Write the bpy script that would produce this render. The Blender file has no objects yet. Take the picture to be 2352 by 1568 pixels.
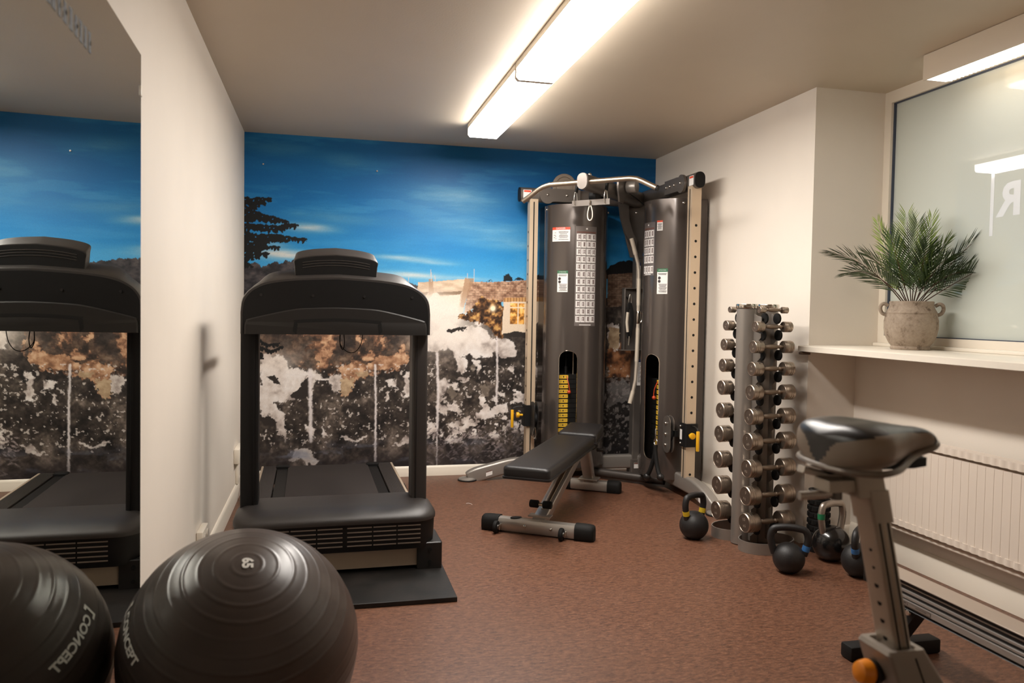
# Small home gym in a basement room: treadmill, corner cable machine, bench,
# dumbbell tower, kettlebells, exercise bike, rower, ball, mirror and photo wallpaper.
# World: X to the right along the mural wall, Y into the room depth (mural at Y=0), Z up, metres.
import bpy, bmesh, math, random
import numpy as np
from mathutils import Vector, Matrix, Quaternion
random.seed(7)
SC = bpy.context.scene
COL = SC.collection
PI = math.pi
def V(*a): return Vector(a if len(a) > 1 else a[0])
def lin(c):
    o = []
    for v in c[:3]:
        v = v/255.0
        o.append(v/12.92 if v <= 0.04045 else ((v+0.055)/1.055)**2.4)
    return (o[0], o[1], o[2], 1.0)

# ------------------------------------------------------------------ materials
def mat(name, col, rough=0.5, metal=0.0, spec=0.5, var=0.0, vscale=40.0, bump=0.0, bscale=300.0, coat=0.0, col2=None, aniso=None):
    m = bpy.data.materials.new(name); m.use_nodes = True
    nt = m.node_tree; b = nt.nodes['Principled BSDF']
    b.inputs['Base Color'].default_value = lin(col)
    b.inputs['Roughness'].default_value = rough
    b.inputs['Metallic'].default_value = metal
    b.inputs['Specular IOR Level'].default_value = spec
    b.inputs['Coat Weight'].default_value = coat
    b.inputs['Coat Roughness'].default_value = 0.08
    tc = nt.nodes.new('ShaderNodeTexCoord')
    if var > 0 or col2:
        n = nt.nodes.new('ShaderNodeTexNoise'); n.inputs['Scale'].default_value = vscale; n.inputs['Detail'].default_value = 5
        nt.links.new(tc.outputs['Object'], n.inputs['Vector'])
        mx = nt.nodes.new('ShaderNodeMix'); mx.data_type = 'RGBA'
        a = lin(col)
        c2 = lin(col2) if col2 else tuple(min(1, x*(1-var)) for x in a[:3])+(1,)
        mx.inputs[6].default_value = a; mx.inputs[7].default_value = c2
        rp = nt.nodes.new('ShaderNodeValToRGB'); rp.color_ramp.elements[0].position = 0.35; rp.color_ramp.elements[1].position = 0.65
        nt.links.new(n.outputs['Fac'], rp.inputs['Fac']); nt.links.new(rp.outputs['Color'], mx.inputs[0])
        nt.links.new(mx.outputs[2], b.inputs['Base Color'])
    if bump > 0:
        n2 = nt.nodes.new('ShaderNodeTexNoise'); n2.inputs['Scale'].default_value = bscale; n2.inputs['Detail'].default_value = 3
        nt.links.new(tc.outputs['Object'], n2.inputs['Vector'])
        bp = nt.nodes.new('ShaderNodeBump'); bp.inputs['Strength'].default_value = bump; bp.inputs['Distance'].default_value = 0.002
        nt.links.new(n2.outputs['Fac'], bp.inputs['Height']); nt.links.new(bp.outputs['Normal'], b.inputs['Normal'])
    return m

# ------------------------------------------------------------------ mesh builder
def rot_to(d):
    return Vector((0, 0, 1)).rotation_difference(Vector(d).normalized()).to_matrix().to_4x4()
def frame(o, x, y, z=None):
    x = Vector(x).normalized(); y = Vector(y).normalized()
    z = x.cross(y).normalized() if z is None else Vector(z)
    M = Matrix((x, y, z)).transposed().to_4x4(); M.translation = Vector(o); return M

class MB:
    def __init__(s): s.bm = bmesh.new(); s.mi = 0
    def put(s, verts, faces, M=None, mi=None, flip=False):
        vs = [s.bm.verts.new(M @ Vector(v) if M is not None else Vector(v)) for v in verts]
        out = []
        for f in faces:
            idx = list(f)[::-1] if flip else f
            try:
                fc = s.bm.faces.new([vs[i] for i in idx]); fc.material_index = s.mi if mi is None else mi; fc.smooth = True; out.append(fc)
            except ValueError: pass
        return vs, out
    def merge(s, tb, M=None):
        tb.verts.ensure_lookup_table(); tb.verts.index_update()
        s.put([v.co.copy() for v in tb.verts], [[v.index for v in f.verts] for f in tb.faces], M); tb.free()
    def box(s, c, size, R=None, bev=0.0, seg=2):
        tb = bmesh.new(); bmesh.ops.create_cube(tb, size=1.0)
        for v in tb.verts: v.co = Vector((v.co.x*size[0], v.co.y*size[1], v.co.z*size[2]))
        if bev > 0: bmesh.ops.bevel(tb, geom=tb.edges[:], offset=bev, segments=seg, profile=0.5, affect='EDGES', clamp_overlap=True)
        M = Matrix.Translation(Vector(c)) @ (R.to_4x4() if R is not None else Matrix.Identity(4))
        s.merge(tb, M); return s
    def bb(s, x0, x1, y0, y1, z0, z1, bev=0.0, seg=2):
        return s.box(((x0+x1)/2, (y0+y1)/2, (z0+z1)/2), (abs(x1-x0), abs(y1-y0), abs(z1-z0)), None, bev, seg)
    def cyl(s, a, b, r, r2=None, seg=24, bev=0.0):
        a = Vector(a); b = Vector(b); h = (b-a).length; r2 = r if r2 is None else r2
        M = rot_to(b-a); M.translation = a
        if bev > 0: prof = [(0, 0), (r-bev, 0), (r-bev*.3, bev*.3), (r, bev), (r2, h-bev), (r2-bev*.3, h-bev*.3), (r2-bev, h), (0, h)]
        else: prof = [(0, 0), (r, 0), (r2, h), (0, h)]
        return s.lathe(prof, M, seg)
    def lathe(s, prof, M=None, seg=32, a0=0.0, a1=2*PI):
        full = abs(a1-a0-2*PI) < 1e-6; n = seg if full else seg+1
        verts = []; rings = []
        for (r, z) in prof:
            if r < 1e-6: rings.append([len(verts)]); verts.append((0, 0, z))
            else:
                ring = []
                for i in range(n):
                    a = a0+(a1-a0)*i/seg; ring.append(len(verts)); verts.append((r*math.cos(a), r*math.sin(a), z))
                rings.append(ring)
        faces = []
        for A, B in zip(rings[:-1], rings[1:]):
            for i in range(seg):
                j = (i+1) % n if full else i+1
                if len(A) == 1 and len(B) == 1: break
                if len(A) == 1: faces.append((A[0], B[j], B[i]))
                elif len(B) == 1: faces.append((A[i], A[j], B[0]))
                else: faces.append((A[i], A[j], B[j], B[i]))
        s.put(verts, faces, M); return s
    def sphere(s, c, r, seg=32, sc=(1, 1, 1)):
        n = seg//2
        prof = [(0, -r)]+[(r*math.sin(PI*i/n), -r*math.cos(PI*i/n)) for i in range(1, n)]+[(0, r)]
        return s.lathe(prof, Matrix.Translation(Vector(c)) @ Matrix.Diagonal(Vector((*sc, 1))), seg)
    def sweep(s, pts, prof, up=None, closed=False, cap=True, scale=None):
        """sweep a closed 2-D profile along points; up fixes the profile's second axis"""
        pts = [Vector(p) for p in pts]; n = len(pts); rings = []; verts = []
        T = []
        for i in range(n):
            a = pts[(i-1) % n] if (closed or i > 0) else pts[i]; b = pts[(i+1) % n] if (closed or i < n-1) else pts[i]
            T.append((b-a).normalized())
        if up is None:
            u = T[0].orthogonal().normalized()
        for i in range(n):
            if up is not None:
                x = T[i].cross(Vector(up)).normalized(); y = x.cross(T[i]).normalized()
            else:
                if i > 0:
                    q = T[i-1].rotation_difference(T[i]); u = q @ u
                    u = (u-T[i]*u.dot(T[i])).normalized()
                x = u; y = T[i].cross(x).normalized()
            k = 1 if scale is None else scale[i]
            ring = []
            for (px, py) in prof:
                ring.append(len(verts)); verts.append(pts[i]+x*px*k+y*py*k)
            rings.append(ring)
        m = len(prof); faces = []
        for i in range(n if closed else n-1):
            A = rings[i]; B = rings[(i+1) % n]
            for j in range(m): faces.append((A[j], A[(j+1) % m], B[(j+1) % m], B[j]))
        if cap and not closed: faces += [tuple(rings[0][::-1]), tuple(rings[-1])]
        s.put(verts, faces); return s
    def tube(s, pts, r, seg=12, closed=False, scale=None, up=None):
        return s.sweep(pts, [(r*math.cos(2*PI*i/seg), r*math.sin(2*PI*i/seg)) for i in range(seg)], up, closed, True, scale)
    def prism(s, poly, d, M=None, bev=0.0, seg=2):
        """polygon in local XY extruded to local z=d"""
        tb = bmesh.new()
        a = [tb.verts.new((x, y, 0)) for x, y in poly]; b = [tb.verts.new((x, y, d)) for x, y in poly]; n = len(poly)
        tb.faces.new(a[::-1]); tb.faces.new(b)
        for i in range(n): tb.faces.new((a[i], a[(i+1) % n], b[(i+1) % n], b[i]))
        if bev > 0:
            es = [e for e in tb.edges if len(e.link_faces) == 2 and e.calc_face_angle(0) > 0.6]
            bmesh.ops.bevel(tb, geom=es, offset=bev, segments=seg, profile=0.5, affect='EDGES', clamp_overlap=True)
        s.merge(tb, M); return s
    def loft(s, loops, cap=True, closed=True):
        verts = []; L = []
        for lp in loops:
            L.append(list(range(len(verts), len(verts)+len(lp)))); verts += [Vector(p) for p in lp]
        faces = []; m = len(loops[0])
        for A, B in zip(L[:-1], L[1:]):
            for j in range(m if closed else m-1): faces.append((A[j], A[(j+1) % m], B[(j+1) % m], B[j]))
        if cap: faces += [tuple(L[0][::-1]), tuple(L[-1])]
        return s.put(verts, faces)
    def rrstack(s, levels, M=None, n=6):
        """stack of rounded rectangles: (z, x0, x1, y0, y1, r)"""
        loops = [[(M @ Vector((x, y, z))) if M is not None else Vector((x, y, z)) for (x, y) in rrect(x0, x1, y0, y1, r, n)] for (z, x0, x1, y0, y1, r) in levels]
        s.loft(loops); return s
    def text(s, string, size, f, ext=0.0, align='CENTER', bold=0.0):
        """lettering: every outline point (x right, y up) is placed by f(x, y)"""
        cu = bpy.data.curves.new('t', 'FONT'); cu.body = string; cu.size = size; cu.align_x = align; cu.align_y = 'CENTER'
        cu.resolution_u = 3; cu.offset = bold
        ob = bpy.data.objects.new('t', cu); COL.objects.link(ob)
        me = bpy.data.meshes.new_from_object(ob.evaluated_get(bpy.context.evaluated_depsgraph_get()))
        s.put([f(v.co.x, v.co.y) for v in me.vertices], [list(p.vertices) for p in me.polygons])
        bpy.data.objects.remove(ob); bpy.data.curves.remove(cu); bpy.data.meshes.remove(me); return s
    def build(s, name, mats, parent=None, loc=None, recalc=True, sharp=38, weld=0.0):
        if weld: bmesh.ops.remove_doubles(s.bm, verts=s.bm.verts[:], dist=weld)
        if recalc: bmesh.ops.recalc_face_normals(s.bm, faces=s.bm.faces[:])
        off = Vector(loc) if loc is not None else (wloc(parent) if parent is not None else Vector((0, 0, 0)))
        for v in s.bm.verts: v.co -= off
        me = bpy.data.meshes.new(name); s.bm.to_mesh(me); s.bm.free()
        for m in (mats if isinstance(mats, (list, tuple)) else [mats]): me.materials.append(m)
        me.set_sharp_from_angle(angle=math.radians(sharp))
        ob = bpy.data.objects.new(name, me); COL.objects.link(ob)
        if parent is not None:
            ob.parent = parent; ob.location = off-wloc(parent)
        else: ob.location = off
        ob['_w'] = list(off)
        return ob
def wloc(o): return Vector(o['_w']) if '_w' in o.keys() else Vector((0, 0, 0))
def rrect(x0, x1, y0, y1, r, n=6):
    r = max(min(r, (x1-x0)/2-1e-5, (y1-y0)/2-1e-5), 1e-5); p = []
    for cx, cy, a in ((x1-r, y1-r, 0), (x0+r, y1-r, PI/2), (x0+r, y0+r, PI), (x1-r, y0+r, 3*PI/2)):
        for i in range(n+1):
            t = a+PI/2*i/n; p.append((cx+r*math.cos(t), cy+r*math.sin(t)))
    return p
def circ(r, n=16): return [(r*math.cos(2*PI*i/n), r*math.sin(2*PI*i/n)) for i in range(n)]
def smooth_path(pts, n=8):
    """Catmull-Rom through pts"""
    P = [Vector(p) for p in pts]; out = []
    for i in range(len(P)-1):
        p0 = P[max(i-1, 0)]; p1 = P[i]; p2 = P[i+1]; p3 = P[min(i+2, len(P)-1)]
        for k in range(n):
            t = k/n
            out.append(0.5*((2*p1)+(p2-p0)*t+(2*p0-5*p1+4*p2-p3)*t*t+(3*p1-p0-3*p2+p3)*t**3))
    out.append(P[-1]); return out
def tag(o, label=None, cat=None, group=None, kind=None):
    if label: o['label'] = label
    if cat: o['category'] = cat
    if group: o['group'] = group
    if kind: o['kind'] = kind
    return o
def thing(name, label, cat, loc, group=None):
    o = bpy.data.objects.new(name, None); COL.objects.link(o); o.location = loc; o['_w'] = list(loc)
    o.empty_display_size = 0.1
    return tag(o, label, cat, group)
def lab(o, text): o['label'] = text; return o

# ------------------------------------------------------------------ shared materials
M_ = {}
M_['wall'] = mat('wall_paint', (228, 219, 207), 0.55, spec=0.3, var=0.03, vscale=3, bump=0.15, bscale=160)
M_['ceil'] = mat('ceiling_paint', (204, 190, 170), 0.45, spec=0.35, var=0.03, vscale=2, bump=0.2, bscale=120)
M_['trimw'] = mat('white_gloss_paint', (232, 223, 208), 0.35, spec=0.45, var=0.02, vscale=8)
M_['sill'] = mat('white_lacquer', (236, 228, 214), 0.22, spec=0.5, var=0.02, vscale=6)
M_['black'] = mat('black_plastic', (24, 22, 21), 0.42, spec=0.5, bump=0.12, bscale=900)
M_['blackm'] = mat('matt_black_plastic', (13, 12, 12), 0.6, spec=0.3, bump=0.1, bscale=700)
M_['rubber'] = mat('black_rubber', (20, 19, 18), 0.7, spec=0.25, bump=0.15, bscale=500)
M_['silver'] = mat('silver_powder_coat', (156, 150, 143), 0.38, metal=0.55, spec=0.5, bump=0.08, bscale=1200)
M_['gun'] = mat('gunmetal_powder_coat', (116, 109, 103), 0.36, metal=0.6, spec=0.5, bump=0.05, bscale=1200)
M_['chrome'] = mat('bright_chrome', (214, 206, 196), 0.16, metal=1.0)
M_['steel'] = mat('brushed_steel', (198, 184, 166), 0.3, metal=1.0, bump=0.05, bscale=400)
M_['zinc'] = mat('zinc_bolt', (205, 200, 192), 0.25, metal=1.0)
M_['yellow'] = mat('yellow_plastic', (236, 178, 30), 0.4, var=0.05)
M_['paper'] = mat('white_label_paper', (228, 224, 220), 0.5)
M_['ink'] = mat('dark_print', (50, 44, 44), 0.5)
M_['leather'] = mat('black_vinyl', (24, 22, 22), 0.4, spec=0.5, bump=0.35, bscale=420)
# ------------------------------------------------------------------ room shell
W, H = 2.955, 2.35           # right wall plane, ceiling height
YN = -6.6                    # wall behind the viewer
YP = -1.973                  # pilaster corner: the window recess starts here
XR, XL = 3.365, 3.236        # window plane, parapet plane under the shelf
YE = -4.55                   # near end of the recess
def struct(name, mb, m, **k): return tag(mb.build(name, m, **k), kind='structure')

def floor_mat():
    m = bpy.data.materials.new('brown_linoleum'); m.use_nodes = True; nt = m.node_tree; b = nt.nodes['Principled BSDF']
    tc = nt.nodes.new('ShaderNodeTexCoord')
    mp = nt.nodes.new('ShaderNodeMapping'); mp.inputs['Scale'].default_value = (1.0, 2.6, 1.0); mp.inputs['Rotation'].default_value = (0, 0, 0.25)
    nt.links.new(tc.outputs['Object'], mp.inputs['Vector'])
    n1 = nt.nodes.new('ShaderNodeTexNoise'); n1.inputs['Scale'].default_value = 2.2; n1.inputs['Detail'].default_value = 3
    n2 = nt.nodes.new('ShaderNodeTexNoise'); n2.inputs['Scale'].default_value = 34; n2.inputs['Detail'].default_value = 6; n2.inputs['Roughness'].default_value = .7; n2.inputs['Distortion'].default_value = .6
    n3 = nt.nodes.new('ShaderNodeTexNoise'); n3.inputs['Scale'].default_value = 85; n3.inputs['Detail'].default_value = 4; n3.inputs['Distortion'].default_value = 1.2
    for n in (n2, n3): nt.links.new(mp.outputs['Vector'], n.inputs['Vector'])
    nt.links.new(tc.outputs['Object'], n1.inputs['Vector'])
    r = nt.nodes.new('ShaderNodeValToRGB'); e = r.color_ramp.elements
    e[0].position = .36; e[0].color = lin((74, 47, 34)); e[1].position = .66; e[1].color = lin((124, 85, 64))
    nt.links.new(n2.outputs['Fac'], r.inputs['Fac'])
    r3 = nt.nodes.new('ShaderNodeValToRGB'); e = r3.color_ramp.elements
    e[0].position = .60; e[0].color = (0, 0, 0, 1); e[1].position = .72; e[1].color = (1, 1, 1, 1)
    nt.links.new(n3.outputs['Fac'], r3.inputs['Fac'])
    mx = nt.nodes.new('ShaderNodeMix'); mx.data_type = 'RGBA'; mx.inputs[7].default_value = lin((158, 124, 102))
    ml = nt.nodes.new('ShaderNodeMath'); ml.operation = 'MULTIPLY'; ml.inputs[1].default_value = .6
    nt.links.new(r3.outputs['Color'], ml.inputs[0]); nt.links.new(ml.outputs[0], mx.inputs[0]); nt.links.new(r.outputs['Color'], mx.inputs[6])
    nt.links.new(mx.outputs[2], b.inputs['Base Color'])
    mr = nt.nodes.new('ShaderNodeMapRange'); mr.inputs['To Min'].default_value = .34; mr.inputs['To Max'].default_value = .52
    nt.links.new(n1.outputs['Fac'], mr.inputs['Value']); nt.links.new(mr.outputs['Result'], b.inputs['Roughness'])
    b.inputs['Specular IOR Level'].default_value = .42
    bp = nt.nodes.new('ShaderNodeBump'); bp.inputs['Strength'].default_value = .12; bp.inputs['Distance'].default_value = .001
    nt.links.new(n3.outputs['Fac'], bp.inputs['Height']); nt.links.new(bp.outputs['Normal'], b.inputs['Normal'])
    return m
mb = MB(); mb.bb(-.12, 3.6, YN-.1, .12, -.12, 0); struct('floor', mb, floor_mat())
mb = MB(); mb.bb(-.12, 3.6, YN-.1, .12, H, H+.12); struct('ceiling', mb, M_['ceil'])
mb = MB(); mb.bb(-.12, 3.6, 0, .12, 0, H); struct('wall_back', mb, M_['wall'])
mb = MB(); mb.bb(-.12, 0, YN, 0, 0, H); struct('wall_left', mb, M_['wall'])
mb = MB(); mb.bb(-.12, 3.6, YN-.1, YN, 0, H); struct('wall_front', mb, M_['wall'])
mb = MB(); mb.bb(W, 3.6, YP, 0, 0, H); struct('wall_right', mb, M_['wall'])
mb = MB(); mb.bb(W, 3.6, YN, YE, 0, H); struct('wall_right_near', mb, M_['wall'])
mb = MB(); mb.bb(XL, 3.6, YE, YP, 0, .992); struct('wall_window_lower', mb, M_['wall'])
# baseboards
def bboard(name, pts, nrm, h=.09):
    mb = MB(); n = Vector(nrm)
    prof = [(0, 0), (.016, 0), (.016, h-.03), (.013, h-.022), (.013, h-.02), (.009, h-.004), (.004, h), (0, h)]
    a, b = Vector(pts[0]), Vector(pts[1])
    loops = [[p+n*px+Vector((0, 0, pz)) for px, pz in prof] for p in (a, b)]
    mb.loft(loops); return struct(name, mb, M_['trimw'])
bboard('baseboard_back', ((0, 0, 0), (W, 0, 0)), (0, -1, 0), .072)
bboard('baseboard_left', ((0, -3.08, 0), (0, -.016, 0)), (1, 0, 0), .092)
bboard('baseboard_right', ((W, YP, 0), (W, -.016, 0)), (-1, 0, 0), .085)
bboard('baseboard_right_return', ((W, YP, 0), (XL, YP, 0)), (0, -1, 0), .085)
bboard('baseboard_window', ((XL, YE, 0), (XL, YP-.016, 0)), (-1, 0, 0), .105)

# window: white frame, dark seal, frosted pane, film lettering
Y0, Y1, Z0, Z1 = -2.02, -4.42, 1.088, 2.29
win = tag(thing('window_1', None, None, (XR, (Y0+Y1)/2, Z0)), kind='structure')
mb = MB()
mb.bb(XR, 3.6, Y0, YP, .992, H); mb.bb(XR, 3.6, YE, Y1, .992, H)
mb.bb(XR, 3.6, Y1, Y0, Z1, H); mb.bb(XR, 3.6, Y1, Y0, .992, Z0)
mb.build('window_frame', M_['trimw'], win)
mb = MB(); t = .007; g = 3.392
for (a, b, c, d) in ((Y0, Y0-t, Z0, Z1), (Y1, Y1+t, Z0, Z1)): mb.bb(g-.012, g, a, b, c, d)
mb.bb(g-.012, g, Y1, Y0, Z1-t*.8, Z1); mb.bb(g-.012, g, Y1, Y0, Z0, Z0+t*.6)
lab(mb.build('window_seal', mat('grey_rubber_seal', (66, 74, 92), .35, metal=.2), win), 'dark rubber seal round the pane')
def glass_mat():
    m = bpy.data.materials.new('frosted_glass'); m.use_nodes = True; nt = m.node_tree; b = nt.nodes['Principled BSDF']
    b.inputs['Base Color'].default_value = lin((224, 229, 221)); b.inputs['Roughness'].default_value = .45
    b.inputs['Coat Weight'].default_value = 1.0; b.inputs['Coat Roughness'].default_value = .015; b.inputs['Coat IOR'].default_value = 1.7
    b.inputs['Specular IOR Level'].default_value = .2
    tr = nt.nodes.new('ShaderNodeBsdfTranslucent'); tr.inputs['Color'].default_value = lin((214, 222, 214))
    mx = nt.nodes.new('ShaderNodeMixShader'); mx.inputs[0].default_value = .22
    out = nt.nodes['Material Output']
    nt.links.new(b.outputs[0], mx.inputs[1]); nt.links.new(tr.outputs[0], mx.inputs[2]); nt.links.new(mx.outputs[0], out.inputs['Surface'])
    return m
mb = MB(); mb.bb(g, g+.006, Y1, Y0, Z0, Z1)
lab(mb.build('glass_pane', glass_mat(), win), 'frosted glass pane')
# lettering stuck on the glass, read from the other side, so mirrored from in here
film = mat('pale_letter_film', (226, 231, 234), .4, coat=1.0)
mb = MB(); mb.bb(g-.0006, g-.0001, -2.652, -2.634, 1.55, 1.83)
def film_xy(x, y): return Vector((g-.0005, -2.690-x, 1.695+y))
# the letter R seen from behind: mirrored about its stem
mb.text('R', .195, lambda x, y: film_xy(.105-x, y), align='LEFT', bold=.007)
mb.text('A', .195, lambda x, y: film_xy(.28-x, y), align='LEFT', bold=.007)
mb.text('B', .195, lambda x, y: film_xy(.42-x, y), align='LEFT', bold=.007)
lab(mb.build('window_lettering', film, win), 'pale letters and a stripe on the glass, seen reversed')
# ledge under the window
mb = MB()
prof = [(2.905, 1.003), (2.92, .999), (3.365, .999), (3.365, 1.033), (2.914, 1.033), (2.905, 1.028)]
mb.loft([[(x, y, z) for x, z in prof] for y in (YE+.002, YP-.001)])
mb.loft([[(x, y, z) for x, z in [(2.905, 1.003), (2.92, .999), (2.954, .999), (2.954, 1.033), (2.914, 1.033), (2.905, 1.028)]] for y in (YP-.001, YP+.018)])
mb.bb(3.335, 3.365, YE+.002, YP-.001, 1.033, 1.05, bev=.004)
sill = mb.build('window_shelf', M_['sill'], loc=(3.1, -3.2, 1.0))
tag(sill, 'long white shelf running under the frosted window, holding the potted palm', 'shelf')
mb = MB(); mb.bb(2.906, 2.954, YP-.02, YP+.014, .985, .9985, bev=.003)
mb.build('bracket', mat('brown_shelf_bracket', (84, 62, 44), .5), sill)

# ------------------------------------------------------------------ lamps (they give all the light)
def emit(name, col, strength):
    m = bpy.data.materials.new(name); m.use_nodes = True; nt = m.node_tree
    b = nt.nodes['Principled BSDF']; b.inputs['Base Color'].default_value = (.9, .9, .88, 1)
    b.inputs['Emission Color'].default_value = (*col, 1); b.inputs['Emission Strength'].default_value = strength
    return m
LAMP = emit('lit_opal_diffuser', (1.0, .94, .875), 60.0)
LAMPS = emit('lit_opal_side', (1.0, .94, .875), 17.0)
LAMPW = emit('lit_prism_strip', (1.0, .94, .88), 5.0)
def ceiling_lamp(x, y0, y1, label):
    t = thing('ceiling_lamp', label, 'lamp', (x, (y0+y1)/2, H), 'ceiling lamps in one row')
    mb = MB(); mb.bb(x-.099, x+.099, y1+.002, y0-.002, H-.03, H-.0005, bev=.003); mb.build('mounting_rail', M_['trimw'], t)  # rail widened in shape to put a shadow strip on the ceiling beside it
    mb = MB(); w = .097
    prof = [(-w, H-.03), (-w, H-.07), (-w+.012, H-.082), (w-.012, H-.082), (w, H-.07), (w, H-.03)]
    mb.loft([[(x+px, y, pz) for px, pz in prof] for y in (y0-.012, y1+.012)])
    for f in mb.bm.faces: f.material_index = 0 if f.calc_center_median().z < H-.079 else 1
    mb.build('diffuser', [LAMP, LAMPS], t)
    for a, b in ((y0-.012, y0), (y1, y1+.012)):
        mb = MB(); mb.loft([[(x+px, y, pz) for px, pz in prof] for y in (a, b)])
        mb.build('end_cap', mat('opal_end_cap', (240, 232, 220), .4), t)
    return t
ceiling_lamp(1.488, -.66, -1.905, 'far ceiling lamp, whose end stops short of the blue mural wall')
ceiling_lamp(1.488, -1.913, -3.155, 'near ceiling lamp, cut off by the top of the picture')
t = thing('window_lamp', 'boxy white strip lamp with a beige front, fixed above the frosted window', 'lamp', (3.16, -3.2, H))
x0, x1, ya, yb = 3.105, 3.24, -2.53, -3.95
mb = MB(); mb.bb(x0, x0+.008, yb, ya, 2.237, H-.001, bev=.002); mb.bb(x0+.008, x1, ya-.006, ya, 2.245, H-.001); mb.bb(x0+.008, x1, yb, yb+.006, 2.245, H-.001); mb.bb(x0+.008, x1, yb+.006, ya-.006, H-.02, H-.001)
mb.build('lamp_housing', mat('cream_lamp_box', (222, 207, 186), .45), t)
mb = MB(); mb.bb(x0+.009, x1-.02, yb+.01, ya-.01, 2.24, 2.258)
n = int((ya-yb-.03)/.022)
for i in range(n):
    y = ya-.02-i*.022; mb.put([(x1-.02, y, 2.24), (x1-.02, y-.018, 2.24), (x1-.004, y-.009, 2.24), (x1-.02, y, 2.256), (x1-.02, y-.018, 2.256), (x1-.004, y-.009, 2.256)], [(0, 1, 2), (3, 5, 4), (0, 2, 5, 3), (1, 4, 5, 2)])
mb.build('diffuser', LAMPW, t)

# daylight left in the yard beyond the frosted pane
w = bpy.data.worlds.new('yard_daylight'); SC.world = w; w.use_nodes = True
bg = w.node_tree.nodes['Background']; bg.inputs['Color'].default_value = (.72, .82, .9, 1); bg.inputs['Strength'].default_value = .55

# ------------------------------------------------------------------ camera
cam = bpy.data.cameras.new('camera'); co = bpy.data.objects.new('camera', cam); COL.objects.link(co); SC.camera = co
f_px, yaw, pitch, roll = 1787.4968, 0.2384120323, -0.0385675402, 0.0162127840
fw = Vector((math.sin(yaw)*math.cos(pitch), math.cos(yaw)*math.cos(pitch), math.sin(pitch)))
r0 = Vector((math.cos(yaw), -math.sin(yaw), 0)); u0 = r0.cross(fw)
r = r0*math.cos(roll)+u0*math.sin(roll); u = -r0*math.sin(roll)+u0*math.cos(roll)
Mx = Matrix((r, u, -fw)).transposed().to_4x4(); Mx.translation = Vector((0.51848541, -5.51227492, 1.18260231)); co.matrix_world = Mx
cam.sensor_width = 36; cam.lens = f_px/2352*36; cam.clip_start = .05
cam.dof.use_dof = True; cam.dof.focus_distance = 3.9; cam.dof.aperture_fstop = 3.2
vs = SC.view_settings; vs.view_transform = 'Standard'; vs.look = 'None'; vs.gamma = 1; vs.exposure = .12; vs.use_curve_mapping = False
SC.cycles.use_denoising = True
SC.cycles.max_bounces = 10; SC.cycles.diffuse_bounces = 6; SC.cycles.glossy_bounces = 6
SC.cycles.sample_clamp_indirect = 6
# ------------------------------------------------------------------ mirror on the left wall
mm = mat('silvered_glass', (212, 214, 208), 0.0, metal=1.0)
# hung a touch out of parallel: its near end stands off the wall, its top leans out slightly
def mx(y, z): return .0035-(y+3.085)*math.tan(math.radians(1.7))+(z-1.0)*math.tan(math.radians(.2))
mb = MB(); Yc = [(-5.35, .10), (-3.085, .10), (-3.085, 1.893), (-5.35, 1.893)]
mb.put([(mx(y, z)+.0045, y, z) for y, z in Yc]+[(mx(y, z), y, z) for y, z in Yc], [(0, 1, 2, 3), (7, 6, 5, 4), (0, 4, 5, 1), (1, 5, 6, 2), (2, 6, 7, 3), (3, 7, 4, 0)])
mir = mb.build('wall_mirror', mm, loc=(.02, -4.2, .10))
tag(mir, 'large frameless mirror on the left wall, reflecting the treadmill and the ball', 'mirror')
mb = MB(); rl = random.Random(4); x = 0.0
while x < .46:                              # blurred dark lettering strip, too soft to read: upright strokes and bowls
    w_ = rl.uniform(.018, .03); y0 = -3.642-x
    for k in range(rl.choice((2, 2, 3))):
        a = y0-w_*k/2.6; e_ = mx(a, 1.74)+.0047; mb.bb(e_, e_+.0006, a-.0095, a, 1.722, 1.764)
    for zz in rl.sample((1.722, 1.740, 1.758), 2): e_ = mx(y0, zz)+.0047; mb.bb(e_, e_+.0006, y0-w_, y0, zz, zz+.0085)
    x += w_+.012
lab(mb.build('lettering', mat('black_letter_film', (16, 13, 11), .6), mir), 'small dark lettering across the mirror')

mb = MB(); e_ = mx(-3.086, 1.79); mb.bb(e_-.001, e_+.0075, -3.098, -3.079, 1.775, 1.805, bev=.002); mb.build('mirror_clip', M_['trimw'], mir)
# small things on the left wall
t = thing('cable_box', 'small white junction box on the left wall behind the treadmill', 'socket', (0, -.5, .25))
mb = MB(); mb.bb(.0005, .034, -.60, -.36, .235, .325, bev=.006); mb.build('cover', M_['trimw'], t)
mb = MB(); mb.bb(.0005, .018, -.50, -.44, .094, .236, bev=.003); mb.build('conduit', M_['trimw'], t)
t = thing('wall_socket', 'white double wall socket just above the left baseboard, beside the ball', 'socket', (0, -1.95, .2))
mb = MB(); mb.bb(.0005, .03, -2.03, -1.87, .15, .225, bev=.006); mb.build('base', M_['trimw'], t)
sf = mat('socket_face', (214, 204, 190), .4)
for y in (-1.99, -1.91): mb = MB(); mb.cyl((.03, y, .188), (.034, y, .188), .022, seg=20); mb.build('plug_face', sf, t)
mb = MB(); mb.tube(smooth_path([(.045, -.352, .27), (.05, -.35, .17), (.06, -.45, .105), (.075, -.62, .06), (.10, -.80, .012), (.155, -.95, .0075)]), .005, 8)
cb = mb.build('power_cable', M_['rubber'], loc=(.1, -.8, .01)); tag(cb, 'black power cable running down from the junction box to the floor', 'cable')
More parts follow.
